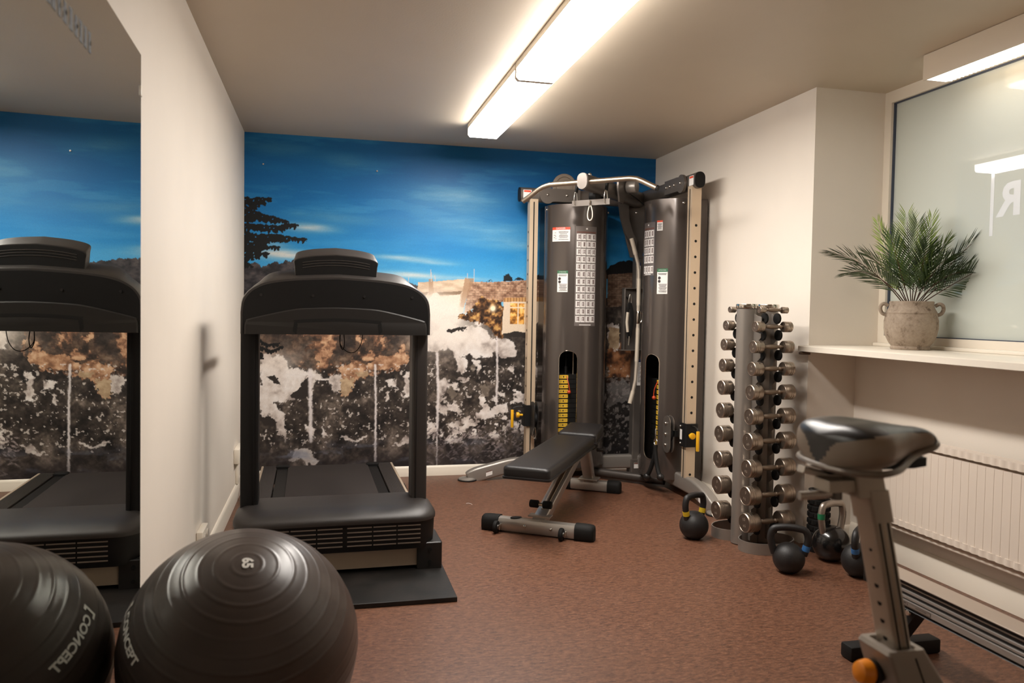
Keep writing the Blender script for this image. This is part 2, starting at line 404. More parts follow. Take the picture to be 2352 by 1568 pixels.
for i, (x, z) in enumerate(((.122, 2.142), (.875, 2.139))):
    mb = MB(); mb.cyl((x, -.0045, z), (x, -.009, z), .0055, seg=12); mb.cyl((x, -.003, z), (x, -.014, z-.002), .003, seg=8)
    s = mb.build('screw', M_['zinc'], loc=(x, -.003, z))
    tag(s, ('small screw in the blue sky of the mural, near the left corner', 'small screw in the blue sky of the mural, above the treadmill')[i], 'screw', 'screws in the mural')

# ------------------------------------------------------------------ exercise ball
R = .299; C = Vector((.0185+R, -3.405, R))
pole = Vector((.085, -.47, .878)).normalized()
ball = thing('exercise_ball', 'large dark grey ribbed exercise ball marked 65, resting against the mirror', 'ball', (C.x, C.y, 0))
ballm = mat('dark_grey_pvc', (70, 60, 55), .34, spec=.5, var=.16, vscale=7, bump=.1, bscale=60)
prof = []; step = .5
rib = [7, 14.5, 22, 29.5, 37, 44, 51, 58, 70, 77, 84, 96, 103, 110, 118, 126, 134, 142, 150, 158, 166]
a = 0.0
while a <= 180.01:
    d = 0
    for rr in rib:
        q = abs(a-rr)
        if q < 1.1: d = max(d, .0009*(1-(q/1.1)**2))
    r_ = R-.0016+d
    prof.append((max(0, r_*math.sin(math.radians(a))), -r_*math.cos(math.radians(a)))); a += step
prof[0] = (0, prof[0][1]); prof[-1] = (0, prof[-1][1])
Mb = Vector((0, 0, -1)).rotation_difference(pole).to_matrix().to_4x4(); Mb.translation = C
mb = MB(); mb.lathe(prof, Mb, 96); mb.build('ball_skin', ballm, ball, sharp=60)
pr = mat('white_print', (214, 210, 202), .5)
tx = (Vector((.10, -1, 0))-pole*Vector((.10, -1, 0)).dot(pole)).normalized(); ty = pole.cross(tx)
def on_ball(x, y, up, n0):
    rt = up.cross(n0).normalized(); d = (n0*R+rt*x+up*y).normalized(); return C+d*(R+.0012)
up = pole.cross(tx).normalized()
mb = MB(); mb.text('65', .034, lambda x, y: C+(pole*R+tx*x+up*y).normalized()*(R+.0006), bold=.0016); mb.build('size_mark', pr, ball)
n0 = Vector((-.829, -.441, .345)).normalized(); upn = (pole-n0*pole.dot(n0)).normalized()
def lat(x, y):                              # lettering bent along a rib
    th = math.acos(max(-1, min(1, n0.dot(pole))))-y/R
    e1 = (n0-pole*n0.dot(pole)).normalized(); e2 = e1.cross(pole) * -1
    az = x/(R*math.sin(th)); d = pole*math.cos(th)+(e1*math.cos(az)+upn.cross(n0).normalized()*math.sin(az))*math.sin(th)
    return C+d*(R+.0008)
mb = MB(); mb.text('CONCEPT', .034, lambda x, y: lat(x+.012, y), bold=.0012)
for (a, b, c_, d_) in ((-.088, .012, -.074, .02), (-.088, -.02, -.082, .014), (-.088, -.02, -.070, -.013)):
    pts = [(a, b), (c_, b), (c_, d_), (a, d_)]; mb.put([lat(*p) for p in pts], [(0, 1, 2, 3)])
mb.build('lettering', pr, ball)

# ------------------------------------------------------------------ board under the treadmill
bm_ = mat('black_stained_plywood', (13, 12, 11), .5, spec=.4, var=.5, vscale=9, col2=(30, 26, 24), bump=.2, bscale=80)
mb = MB(); mb.bb(.115, 1.056, -2.432, -.30, 0.0005, .02, bev=.0015, seg=1)
bd = mb.build('floor_board', bm_, loc=(.585, -1.3, 0)); tag(bd, 'black plywood board lying on the floor under the treadmill', 'board')

# ------------------------------------------------------------------ treadmill
tm = thing('treadmill', 'black treadmill with a wide curved console, standing on a black board', 'treadmill', (.585, -1.2, .0205))
cx = .585
tm_grey = mat('treadmill_charcoal', (46, 42, 40), .4, spec=.5, bump=.25, bscale=900)
tm_beige = mat('treadmill_beige_steel', (164, 148, 130), .45, spec=.4, bump=.05)
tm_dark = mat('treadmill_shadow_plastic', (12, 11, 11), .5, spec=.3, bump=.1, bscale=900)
tm_low = mat('treadmill_lower_panel', (30, 27, 25), .5, spec=.35, bump=.1, bscale=900)
# running deck
mb = MB(); mb.bb(.335, .838, -1.80, -.345, .150, .168, bev=.006); mb.build('running_belt', mat('running_belt', (44, 38, 36), .75, spec=.3, var=.12, vscale=5, bump=.4, bscale=1500), tm)
mb = MB(); mb.bb(.272, .335, -1.80, -.36, .148, .160); mb.bb(.838, .895, -1.80, -.36, .148, .160); mb.build('deck_edge', tm_dark, tm)
for xa, xb in ((.186, .266), (.901, .985)):
    mb = MB(); mb.bb(xa, xb, -1.80, -.335, .140, .168, bev=.004)
    for k in range(9):
        x = xa+.008+(xb-xa-.016)*k/8; mb.bb(x-.0018, x+.0018, -1.78, -.36, .168, .1695)
    mb.build('foot_rail', mat('ribbed_rail', (42, 37, 35), .5, bump=.1), tm)
for xa, xb in ((.172, .1855), (.9855, 1.0)):
    mb = MB(); mb.bb(xa, xb, -1.86, -.335, .052, .169, bev=.003); lab(mb.build('side_frame', tm_beige, tm), 'pale steel side frame')
for xa, xb in ((.262, .345), (.828, .908)):
    mb = MB(); mb.rrstack([(.160, xa, xb, -.40, -.335, .012), (.172, xa, xb, -.40, -.335, .012), (.176, xa+.006, xb-.006, -.394, -.341, .010)]); mb.build('rear_roller_guard', tm_dark, tm)
mb = MB(); mb.bb(.20, .97, -.40, -.338, .06, .147, bev=.01); mb.build('rear_end', tm_dark, tm)
for x in (.22, .95):
    mb = MB(); mb.cyl((x, -.42, .0206), (x, -.42, .06), .028, seg=20, bev=.006); mb.build('rear_foot', M_['rubber'], tm)
# front: pale plate, feet, hood
mb = MB(); mb.bb(.232, .938, -2.055, -2.045, .036, .135, bev=.002); lab(mb.build('front_plate', tm_beige, tm), 'pale steel plate below the motor hood')
for xa, xb in ((.123, .236), (.934, 1.047)):
    mb = MB(); mb.rrstack([(.0206, xa, xb, -2.07, -1.86, .008), (.136, xa, xb, -2.07, -1.86, .008), (.14, xa+.004, xb-.004, -2.066, -1.864, .006)]); ft = mb.build('front_foot', M_['black'], tm)
    for z in (.05, .108): mb = MB(); mb.cyl(((xa+xb)/2, -2.0701, z), ((xa+xb)/2, -2.0735, z), .009, seg=16); mb.build('bolt', M_['blackm'], ft)
mb = MB()
mb.rrstack([(.122, .156, 1.014, -2.088, -1.76, .10), (.16, .154, 1.016, -2.091, -1.755, .10), (.245, .150, 1.020, -2.090, -1.75, .10)], n=10)
lab(mb.build('hood_lower', tm_dark, tm), 'dark motor hood front with the vents')
mb = MB()
lv = [(.243, .146, 1.024, -2.096, -1.748, .105), (.254, .145, 1.025, -2.097, -1.745, .105)]
for k in range(1, 9):
    a = PI/2*k/8; ins = .072*(1-math.cos(a)); zz = .254+.048*math.sin(a)
    lv.append((zz, .145+ins*.9, 1.025-ins*.9, -2.097+ins*1.9, -1.745-ins*.35, .105-ins*.4))
mb.rrstack(lv, n=10); mb.build('motor_hood', tm_grey, tm, sharp=50)
for xa, xb in ((.27, .605), (.625, .945)):
    mb = MB()
    for k in range(5):
        z = .149+k*.0197
        for q in range(3):
            u0 = xa+(xb-xa)*q/3+(.006 if q else 0); u1 = xa+(xb-xa)*(q+1)/3-(.001 if q < 2 else 0)
            mb.bb(u0, u1, -2.0925, -2.0895, z-.0025, z+.0025)
    lab(mb.build('vent', mat('vent_gap', (112, 100, 90), .5), tm), 'slotted vent of pale gaps in the hood front')
# posts
for xa, xb in ((.166, .243), (.926, .999)):
    mb = MB(); pp = [(x, y) for x, y in rrect(xa, xb, -1.90, -1.79, .012, 4)]
    mb.loft([[(x, y, .16) for x, y in pp], [(x, y+.015, 1.10) for x, y in pp]])
    p_ = mb.build('post', tm_grey if xa > .5 else tm_dark, tm)  # left post gets the near-black shadow copy: its shade is put into the colour
    mb = MB(); xm = xb-.018 if xa < .5 else xa+.02; mb.bb(xm-.0015, xm+.0015, -1.902, -1.8985, .30, 1.06); mb.build('groove', M_['blackm'], p_)
# console: arched shell
def arch(xh, zt, zs, r, n=14, z0=1.067):
    """outline of the console front, half width xh"""
    pts = [(cx-xh, z0), (cx-xh, zs-.03)]
    P = smooth_path([(cx-xh, zs-.03, 0), (cx-xh*.985, zs+.02, 0), (cx-xh*.94, zs+.055, 0), (cx-xh*.86, zs+.083, 0), (cx-xh*.72, zt-.026, 0), (cx-xh*.45, zt-.010, 0), (cx, zt, 0)], 6)
    pts += [(p.x, p.y) for p in P[1:]]
    pts += [(2*cx-x, z) for x, z in pts[::-1][1:]]
    return pts
fr = arch(.414, 1.322, 1.188, .1); bk = arch(.405, 1.368, 1.215, .1); md = arch(.416, 1.332, 1.193, .1)
mb = MB()
loops = [[(x, -1.935, z) for x, z in arch(.408, 1.317, 1.185, .1)], [(x, -1.94, z) for x, z in fr], [(x, -1.928, z) for x, z in md], [(x, -1.78, z) for x, z in bk], [(x, -1.70, z*1.0) for x, z in arch(.38, 1.34, 1.19, .1)]]
mb.mi = 0; mb.loft(loops[1:]); mb.build('console_shell', tm_grey, tm, sharp=30)
mb = MB(); mb.loft([[(x, -1.9415, z) for x, z in arch(.406, 1.313, 1.182, .1)], [(x, -1.935, z) for x, z in arch(.4075, 1.3155, 1.184, .1)]]); mb.build('console_face', tm_dark, tm, sharp=30)
# lower front lip with its own arch
def lip(xh, zt, zs, z0=1.066):
    P = smooth_path([(cx-xh, zs-.02, 0), (cx-xh*.985, zs, 0), (cx-xh*.93, zs+.014, 0), (cx-xh*.5, zt-.012, 0), (cx-xh*.25, zt-.003, 0), (cx, zt, 0)], 9)
    pts = [(cx-xh, z0)]+[(p.x, p.y) for p in P]; return pts+[(2*cx-x, z) for x, z in pts[::-1][1:]]
mb = MB(); mb.loft([[(x, -1.936, z) for x, z in lip(.398, 1.188, 1.122)], [(x, -1.95, z) for x, z in lip(.398, 1.188, 1.122)], [(x, -1.954, z) for x, z in lip(.392, 1.183, 1.118)]])
lp = mb.build('console_lower', tm_low, tm, sharp=30)
def lip2(xh, z): return smooth_path([(cx-xh, z-.055, 0), (cx-xh*.97, z-.014, 0), (cx-xh*.9, z-.004, 0), (cx, z+.004, 0), (cx+xh*.9, z-.004, 0), (cx+xh*.97, z-.014, 0), (cx+xh, z-.055, 0)], 6)
mb = MB(); a_ = lip2(.195, 1.135); b_ = lip2(.18, 1.122)
mb.loft([[(p.x, -1.9546, p.y) for p in a_], [(p.x, -1.9546, p.y) for p in b_]], cap=False, closed=False); mb.build('grip_recess', M_['blackm'], lp)
for x in (.255, .475, .70, .915): mb = MB(); mb.cyl((x, -1.9412, 1.238), (x, -1.9455, 1.238), .006, seg=14); mb.build('screw', M_['black'], tm)
# head with fan slots
def head(xh, zt, zs, z0): 
    P = smooth_path([(cx-.008-xh, zs-.03, 0), (cx-.008-xh*.985, zs, 0), (cx-.008-xh*.6, zt-.009, 0), (cx-.008, zt, 0)], 6)
    pts = [(cx-.008-xh*.97, z0)]+[(p.x, p.y) for p in P]; return pts+[(2*(cx-.008)-x, z) for x, z in pts[::-1][1:]]
mb = MB(); mb.loft([[(x, -1.905, z) for x, z in head(.181, 1.425, 1.398, 1.30)], [(x, -1.898, z) for x, z in head(.183, 1.430, 1.402, 1.30)], [(x, -1.80, z) for x, z in head(.176, 1.463, 1.436, 1.33)]])
hd = mb.build('console_head', tm_grey, tm, sharp=30)
mb = MB(); mb.loft([[(x, -1.9065, z) for x, z in head(.178, 1.421, 1.395, 1.298)], [(x, -1.9045, z) for x, z in head(.178, 1.421, 1.395, 1.298)]]); mb.build('head_face', tm_dark, hd, sharp=30)
mb = MB()
for k in range(3):
    pts = [(cx-.008+.148*t, -1.907, 1.399-k*.0115-.014*t*t) for t in [i/10-1 for i in range(21)]]; mb.tube(pts, .0017, 6)
mb.build('fan_slots', mat('fan_slot', (58, 54, 51), .4), hd)
# loose cable loop below the console
mb = MB(); mb.tube(smooth_path([(.598, -1.86, 1.075), (.597, -1.86, 1.02), (.61, -1.86, .995), (.617, -1.86, 1.03), (.611, -1.86, 1.078)]), .0022, 8)
mb.tube(smooth_path([(.596, -1.865, 1.075), (.598, -1.865, 1.02), (.63, -1.865, .985), (.665, -1.865, .985), (.69, -1.865, 1.02), (.70, -1.865, 1.075)]), .0018, 8)
mb.build('cable', M_['rubber'], tm)
# user side: tilted display and grips
mb = MB(); mb.box((cx, -1.70, 1.22), (.62, .03, .22), Matrix.Rotation(math.radians(-28), 3, 'X'), bev=.012); mb.build('display', M_['blackm'], tm)
for x in (.20, .97):
    mb = MB(); mb.tube([(x, -1.72, 1.09), (x, -1.55, 1.085), (x, -1.35, 1.08)], .017, 14); mb.build('hand_grip', M_['rubber'], tm)

tm.rotation_euler.z = math.radians(1.0); tm.location.x -= .014
# ------------------------------------------------------------------ photo wallpaper on the back wall
# The printed picture (evening sky, dam, waterfall over rocks) is composed here in wall metres (x, z).
ART = {'hill':[(-0.029,1.482),(0.016,1.472),(0.068,1.491),(0.11,1.457),(0.161,1.476),(0.2,1.501),(0.24,1.479),(0.265,1.509),(0.302,1.498),(0.336,1.523),(0.394,1.507),(0.48,1.486),(0.626,1.472),(0.864,1.431),(0.936,1.415),(0.972,1.397),(1.076,1.382),(1.245,1.343),(1.25,0.972),(-0.027,0.963)],'branches':[[(-0.024,1.919),(0.053,1.905),(0.112,1.912),(0.17,1.915)],[(-0.024,1.883),(0.044,1.869),(0.095,1.88),(0.129,1.9)],[(-0.023,1.839),(0.061,1.825),(0.147,1.798),(0.224,1.784),(0.285,1.762)],[(-0.023,1.795),(0.079,1.782),(0.138,1.771)],[(-0.023,1.733),(0.096,1.733),(0.216,1.729),(0.285,1.746),(0.346,1.743)],[(-0.023,1.689),(0.087,1.666),(0.199,1.671),(0.303,1.658),(0.404,1.651)],[(-0.006,1.618),(0.071,1.612),(0.156,1.642),(0.225,1.654)],[(-0.023,1.591),(0.054,1.58),(0.131,1.592),(0.23,1.591)],[(-0.023,1.542),(0.037,1.531),(0.105,1.546),(0.156,1.543)],[(-0.023,1.493),(0.02,1.477),(0.054,1.455)],[(-0.023,1.653),(0.045,1.638),(0.113,1.618)]],'branches2':[[(0.095,0.962),(0.158,0.93),(0.231,0.941)],[(0.096,0.919),(0.169,0.886),(0.252,0.919)],[(0.002,0.972),(0.044,0.908),(0.127,0.864)],[(0.101,0.864),(0.122,0.837)]],'dam':[(1.168,1.378),(1.291,1.387),(1.526,1.412),(1.542,1.396),(1.488,1.168),(1.155,1.141)],'dam_shade':[[(1.304,1.31),(1.486,1.323),(1.468,1.298),(1.317,1.292)],[(1.168,1.304),(1.245,1.312),(1.215,1.274),(1.169,1.267)]],'pier':[[(1.244,1.404),(1.272,1.405),(1.28,1.306),(1.243,1.287)],[(1.504,1.417),(1.574,1.413),(1.494,1.205),(1.469,1.211)]],'spill':[[(1.28,1.306),(1.305,1.307),(1.33,1.283),(1.474,1.298),(1.451,1.161),(1.248,1.142),(1.231,1.25)]],'stone':[(1.53,1.393),(1.67,1.39),(1.815,1.4),(1.978,1.414),(2.134,1.424),(2.137,1.254),(1.801,1.248),(1.704,1.259),(1.577,1.21),(1.501,1.155)],'stone2':[(2.585,1.465),(2.689,1.48),(2.846,1.495),(2.953,1.498),(2.959,1.25),(2.59,1.227)],'topbush':[[(1.783,1.402),(1.792,1.45),(1.817,1.46),(1.837,1.445),(1.851,1.407)],[(1.857,1.407),(1.877,1.424),(1.916,1.434),(1.939,1.413)],[(2.015,1.414),(2.027,1.45),(2.073,1.467),(2.1,1.458),(2.101,1.417)],[(1.654,1.393),(1.683,1.406),(1.708,1.397)]],'hill2':[(2.567,1.497),(2.601,1.53),(2.662,1.565),(2.704,1.579),(2.774,1.581),(2.862,1.577),(2.951,1.573),(2.954,1.448),(2.568,1.438)],'masts':[[(1.26,1.386),(1.259,1.469)],[(1.571,1.394),(1.57,1.481)],[(1.288,1.387),(1.287,1.43)],[(1.523,1.411),(1.522,1.449)],[(1.1,1.376),(1.1,1.413)]],'shrub':[(1.451,1.142),(1.545,1.175),(1.592,1.257),(1.646,1.28),(1.688,1.259),(1.736,1.272),(1.785,1.261),(1.797,1.134),(1.78,0.992),(1.741,0.976),(1.691,1.054),(1.626,1.094),(1.515,1.105)],'house':[(1.792,1.254),(1.981,1.264),(2.07,1.26),(2.073,1.138),(1.982,1.022),(1.886,1.04),(1.779,1.014)],'pane':[(1.84,1.243),(1.985,1.245),(1.987,1.092),(1.84,1.091)],'houseroof':[(1.791,1.28),(2.136,1.293),(2.137,1.261),(1.792,1.251)],'rust':[(-0.008,1.016),(0.475,1.02),(1.116,1.015),(1.118,0.81),(1.028,0.764),(0.904,0.764),(0.849,0.708),(0.805,0.686),(0.739,0.708),(0.673,0.686),(0.618,0.731),(0.564,0.709),(0.477,0.754),(0.38,0.776),(0.295,0.799),(0.274,0.832),(0.106,0.831),(-0.008,0.842)],'rust2':[(0.618,0.765),(0.694,0.798),(0.76,0.821),(0.826,0.798),(0.892,0.844),(1.106,0.873),(1.107,0.798),(0.949,0.776),(0.827,0.753),(0.827,0.686),(0.772,0.697),(0.728,0.641),(0.696,0.574),(0.652,0.585),(0.629,0.687)],'ruststone':[(2.597,0.916),(2.788,0.983),(2.896,0.918),(2.902,0.652),(2.727,0.587),(2.603,0.621)],'white':[[(0.101,0.848),(0.2,0.859),(0.263,0.832),(0.295,0.771),(0.434,0.749),(0.52,0.721),(0.564,0.709),(0.629,0.726),(0.662,0.686),(0.63,0.619),(0.586,0.603),(0.542,0.687),(0.477,0.687),(0.462,0.621),(0.435,0.576),(0.413,0.721),(0.381,0.588),(0.328,0.544),(0.233,0.534),(0.18,0.546),(0.233,0.479),(0.265,0.434),(0.266,0.279),(0.234,0.308),(0.192,0.391),(0.102,0.481)],[(0.944,0.674),(1.006,0.696),(1.035,0.639),(0.973,0.639)],[(0.951,0.611),(0.984,0.616),(0.987,0.537),(0.957,0.526)],[(1.064,0.57),(1.085,0.707),(1.119,0.73),(1.121,0.558)],[(0.288,0.134),(0.362,0.21),(0.437,0.219),(0.492,0.151),(0.459,0.107),(0.363,0.132)],[(0.621,0.282),(0.687,0.303),(0.764,0.268),(0.831,0.294),(0.842,0.271),(0.764,0.251),(0.687,0.278)],[(1.022,0.227),(1.09,0.283),(1.135,0.282),(1.136,0.224)],[(0.512,0.374),(0.545,0.295),(0.502,0.285)],[(0.404,0.376),(0.458,0.375),(0.453,0.286)],[(1.232,0.898),(1.312,0.878),(1.371,0.918),(1.453,0.839),(1.543,0.879),(1.574,0.849),(1.676,0.849),(1.748,0.88),(1.779,0.839),(1.873,0.85),(1.898,0.921),(1.882,0.951),(1.819,0.981),(1.736,0.98),(1.673,1.04),(1.601,1.09),(1.5,1.048),(1.369,1.116),(1.231,0.977)],[(1.442,0.849),(1.523,0.859),(1.534,0.819),(1.525,0.739),(1.474,0.729)],[(1.324,0.68),(1.374,0.699),(1.415,0.659),(1.465,0.659),(1.466,0.594),(1.405,0.634),(1.365,0.615),(1.361,0.54),(1.387,0.48),(1.368,0.425),(1.327,0.45)],[(1.455,0.689),(1.535,0.701),(1.538,0.666),(1.505,0.669)],[(1.554,0.839),(1.615,0.819),(1.622,0.718),(1.575,0.799)],[(1.765,0.779),(1.802,0.748),(1.874,0.789),(1.88,0.738),(1.822,0.768),(1.786,0.733)],[(1.762,0.606),(1.804,0.601),(1.8,0.55),(1.763,0.556)],[(1.701,0.551),(1.742,0.566),(1.738,0.525)],[(1.239,0.372),(1.303,0.391),(1.309,0.331),(1.269,0.307)],[(1.329,0.341),(1.359,0.32),(1.354,0.29),(1.329,0.291)],[(1.388,0.38),(1.469,0.388),(1.47,0.318),(1.409,0.339)],[(1.58,0.447),(1.682,0.476),(1.764,0.485),(1.836,0.535),(1.838,0.443),(1.724,0.414),(1.611,0.396)],[(1.828,0.382),(1.913,0.36),(1.935,0.298),(1.872,0.289)],[(2.035,0.901),(2.087,0.922),(2.089,0.84),(2.063,0.819)],[(2.037,0.778),(2.084,0.799),(2.088,0.573),(2.055,0.655)],[(2.034,0.327),(2.088,0.315),(2.089,0.264),(2.041,0.255)],[(1.36,0.27),(1.48,0.287),(1.491,0.227),(1.4,0.219)],[(2.603,0.653),(2.707,0.679),(2.813,0.652),(2.815,0.569),(2.711,0.504),(2.607,0.472)],[(2.596,1.096),(2.673,1.097),(2.677,0.9),(2.6,0.916)]],'jets':[([(0.433,0.757),(0.437,0.546),(0.442,0.269)],0.016),([(0.875,0.792),(0.881,0.511),(0.882,0.11)],0.01),([(1.31,0.873),(1.32,0.599),(1.317,0.349)],0.012),([(1.317,0.349),(1.317,0.072)],0.007),([(1.744,1.007),(1.751,0.722),(1.748,0.506)],0.01)],'darkblob':[[(0.154,0.711),(0.201,0.727),(0.227,0.7),(0.233,0.656),(0.201,0.667)],[(0.302,0.578),(0.349,0.622),(0.392,0.688),(0.429,0.721),(0.43,0.576),(0.382,0.566),(0.35,0.544)],[(0.102,0.448),(0.16,0.436),(0.213,0.402),(0.202,0.358),(0.129,0.382)],[(1.375,1.047),(1.419,1.063),(1.52,1.069),(1.51,1.044),(1.43,1.028),(1.385,1.022)],[(1.528,0.869),(1.553,0.879),(1.564,0.839),(1.55,0.779),(1.534,0.819)],[(1.787,1.026),(1.87,1.042),(1.964,1.028),(1.965,0.982),(1.818,0.996)]],'boulder':[[(1.623,0.638),(1.659,0.658),(1.7,0.607),(1.68,0.567),(1.634,0.567)],[(1.544,0.779),(1.57,0.799),(1.58,0.759),(1.56,0.734)],[(1.375,0.61),(1.415,0.639),(1.456,0.579),(1.416,0.539)]],'beige':[[(0.635,0.687),(0.728,0.697),(0.734,0.652),(0.676,0.563),(0.641,0.608)],[(0.738,0.742),(0.827,0.753),(0.827,0.708),(0.772,0.703)],[(2.604,1.073),(2.68,1.074),(2.684,0.91),(2.607,0.91)]],'clouds':[((0.407,1.732),0.17,0.028,0.75),((0.265,1.541),0.22,0.035,0.9),((1.104,1.541),0.24,0.018,0.55),((1.289,1.516),0.14,0.012,0.35),((1.136,1.426),0.25,0.022,0.7),((1.542,1.412),0.2,0.012,0.3),((0.565,1.804),0.3,0.04,0.2),((1.44,1.966),0.35,0.1,0.28),((1.859,1.672),0.3,0.05,0.25),((0.679,2.196),0.2,0.05,0.16),((0.22,2.256),0.25,0.05,0.15),((1.537,1.785),0.5,0.07,0.2),((0.166,1.611),0.12,0.02,0.4)],'horizon':[(-0.001,1.355),(2.952,1.507)],'mist':[((1.372,1.135),0.17,0.13,1.0),((1.453,1.005),0.22,0.09,0.7),((1.262,1.22),0.1,0.1,0.8),((1.249,1.034),0.12,0.14,0.5),((0.226,0.816),0.14,0.07,0.5)],'lightspot':(1.711,1.202)}
def paint_mural():
    X0, X1, Zb, Zt = .001, W-.001, .0725, H-.001; st = .004
    nx = int((X1-X0)/st)+1; nz = int((Zt-Zb)/st)+1
    gx = np.linspace(X0, X1, nx); gz = np.linspace(Zb, Zt, nz); X, Z = np.meshgrid(gx, gz)
    def vn(x, z, sx, sz, seed):
        rs = np.random.RandomState(seed); T = rs.rand(128, 128)
        u = x*sx+seed*3.1; v = z*sz+seed*1.7; iu = np.floor(u).astype(int); iv = np.floor(v).astype(int); fu = u-iu; fv = v-iv
        fu = fu*fu*(3-2*fu); fv = fv*fv*(3-2*fv)
        g = lambda a, b: T[a % 128, b % 128]
        return (g(iu, iv)*(1-fu)+g(iu+1, iv)*fu)*(1-fv)+(g(iu, iv+1)*(1-fu)+g(iu+1, iv+1)*fu)*fv
    def fbm(x, z, sx, sz, seed, o=5):
        r = 0; a = .5; t = 0
        for i in range(o): r = r+a*vn(x, z, sx*2**i, sz*2**i, seed+i*11); t += a; a *= .55
        return r/t
    wx = (fbm(X, Z, 14, 14, 1)-.5); wz = (fbm(X, Z, 14, 14, 2)-.5)
    fx = (fbm(X, Z, 60, 60, 3, 3)-.5); fz = (fbm(X, Z, 60, 60, 4, 3)-.5)
    def inside(pts, warp=0.0, fine=0.0):
        x = X+wx*warp+fx*fine; z = Z+wz*warp+fz*fine; m = np.zeros(X.shape, bool); n = len(pts)
        for i in range(n):
            (xa, za), (xb, zb) = pts[i], pts[(i+1) % n]
            if za == zb: continue
            c = ((za > z) != (zb > z)) & (x < (xb-xa)*(z-za)/(zb-za)+xa); m ^= c
        return m
    gx2 = (fbm(X, Z, 28, 28, 5, 5)-.5); gz2 = (fbm(X, Z, 28, 28, 6, 5)-.5)
    def soft(pts, warp, fine):               # ragged, slightly feathered patch
        acc = 0
        for k in (-.012, .0, .012):
            x = X+wx*warp+gx2*fine+k*fx*2; z = Z+wz*warp+gz2*fine+k*fz*2; m = np.zeros(X.shape, bool); n = len(pts)
            for i in range(n):
                (xa, za), (xb, zb) = pts[i], pts[(i+1) % n]
                if za == zb: continue
                m ^= ((za > z) != (zb > z)) & (x < (xb-xa)*(z-za)/(zb-za)+xa)
            acc = acc+m
        return acc/3.0
    def seg(pts, warp=0.0):
        x = X+fx*warp; z = Z+fz*warp; d = np.full(X.shape, 9.0)
        for (xa, za), (xb, zb) in zip(pts[:-1], pts[1:]):
            dx, dz = xb-xa, zb-za; L = dx*dx+dz*dz+1e-12
            t = np.clip(((x-xa)*dx+(z-za)*dz)/L, 0, 1); d = np.minimum(d, np.hypot(x-xa-t*dx, z-za-t*dz))
        return d
    C = np.zeros(X.shape+(3,))
    def put(m, col): 
        m = np.asarray(m, float)[..., None]; C[:] = C*(1-m)+np.asarray(col, float)*m
    def ramp(v, stops):
        xs = [s[0] for s in stops]; return np.stack([np.interp(v, xs, [s[1][k] for s in stops]) for k in range(3)], -1)
    # evening sky
    t = (Z-1.30)/(2.35-1.30)+.10*(fbm(X, Z, 1.2, 4, 20)-.5)
    C[:] = ramp(t, [(0, (112, 182, 220)), (.08, (78, 166, 216)), (.25, (32, 134, 198)), (.5, (14, 112, 178)), (.8, (6, 98, 160)), (1, (6, 92, 148))])
    k = np.clip((X-1.35)/1.5, 0, 1)*np.clip((Z-1.6)/.6, 0, 1); put(k*.45, (4, 70, 118))  # upper right darkened: falloff of the room light painted into the print
    s = fbm(X, Z, 1.6, 9, 30, 5); put(np.clip((s-.5)*1.5, 0, .3)*np.clip(1.2-t, .1, 1), (84, 164, 214))
    s2 = fbm(X+Z*.4, Z, 2.2, 14, 33, 5); put(np.clip((s2-.58)*1.6, 0, .18), (110, 176, 214))
    for (a, rx, rz, kk) in ART['clouds']:
        e = np.exp(-((X-a[0])/rx)**2-((Z-a[1]+.04*(X-a[0]))/rz)**2)*(.55+.9*fbm(X, Z, 6, 40, 40, 4)); put(np.clip(e*kk, 0, 1), (226, 218, 208))
    # hills on the skyline, conifers left
    jag = .022*(fbm(X, Z*0, 70, 1, 50, 4)-.5)+.014*np.abs(fbm(X, Z*0, 150, 1, 52, 2)-.5)
    Zs = Z.copy(); Z += jag; m = inside(ART['hill']); m2 = inside(ART['hill2']); Z[:] = Zs
    put(m, ramp(fbm(X, Z, 25, 40, 55), [(.3, (34, 33, 37)), (.55, (60, 57, 60)), (.8, (84, 76, 76))])); put(m2, (14, 14, 17))
    for b in ART['topbush']: put(inside(b, .02, .03), (24, 30, 34))
    # dam and stone wall
    st_ = ramp(fbm(X, Z, 40, 60, 60), [(.3, (128, 92, 72)), (.5, (172, 134, 108)), (.75, (206, 170, 142))])
    row = np.floor(Z/.017); br = (np.abs((Z/.017) % 1-.5) > .40) | (np.abs(((X/.04)+.5*(row % 2)) % 1-.5) > .45)
    st_ = st_*np.where(br, .80, 1)[..., None]
    for n_ in ('stone', 'stone2'):
        m = inside(ART[n_], .006, .01); C[m] = (st_ if n_ == 'stone' else st_*.62)[m]
    put(inside(ART['dam'], .004, .006), ramp(fbm(X, Z, 12, 40, 62), [(.3, (196, 168, 138)), (.7, (224, 202, 176))]).mean((0, 1)))
    m = inside(ART['dam'], .004, .006); C[m] = ramp(fbm(X, Z, 12, 40, 62), [(.3, (194, 166, 138)), (.7, (226, 204, 178))])[m]
    for p in ART['dam_shade']: put(inside(p, .004)*.75, (104, 78, 56))
    for p in ART['pier']: put(inside(p, .003)*.8, (168, 132, 102))
    for p in ART['spill']: put(inside(p, .006)*.8, (240, 230, 216))
    for p in ART['masts']: put(seg(p) < .0022, (196, 190, 186))
    # rocks below
    hx = np.array([p[0] for p in ART['horizon']]); 
    low = Z < np.where(X > 2.06, 1.30, 1.165-.012*X)+.03*wx
    low &= ~inside(ART['stone'], .006, .01) & ~inside(ART['dam'], .004, .006) & ~inside(ART['stone2'], .006, .01)
    low |= Z < 1.02; low &= ~inside(ART['house'], .006, .008)
    rk = fbm(X+wx*.08, Z+wz*.08, 11, 11, 70, 6); rk2 = fbm(X, Z, 45, 45, 71, 4)
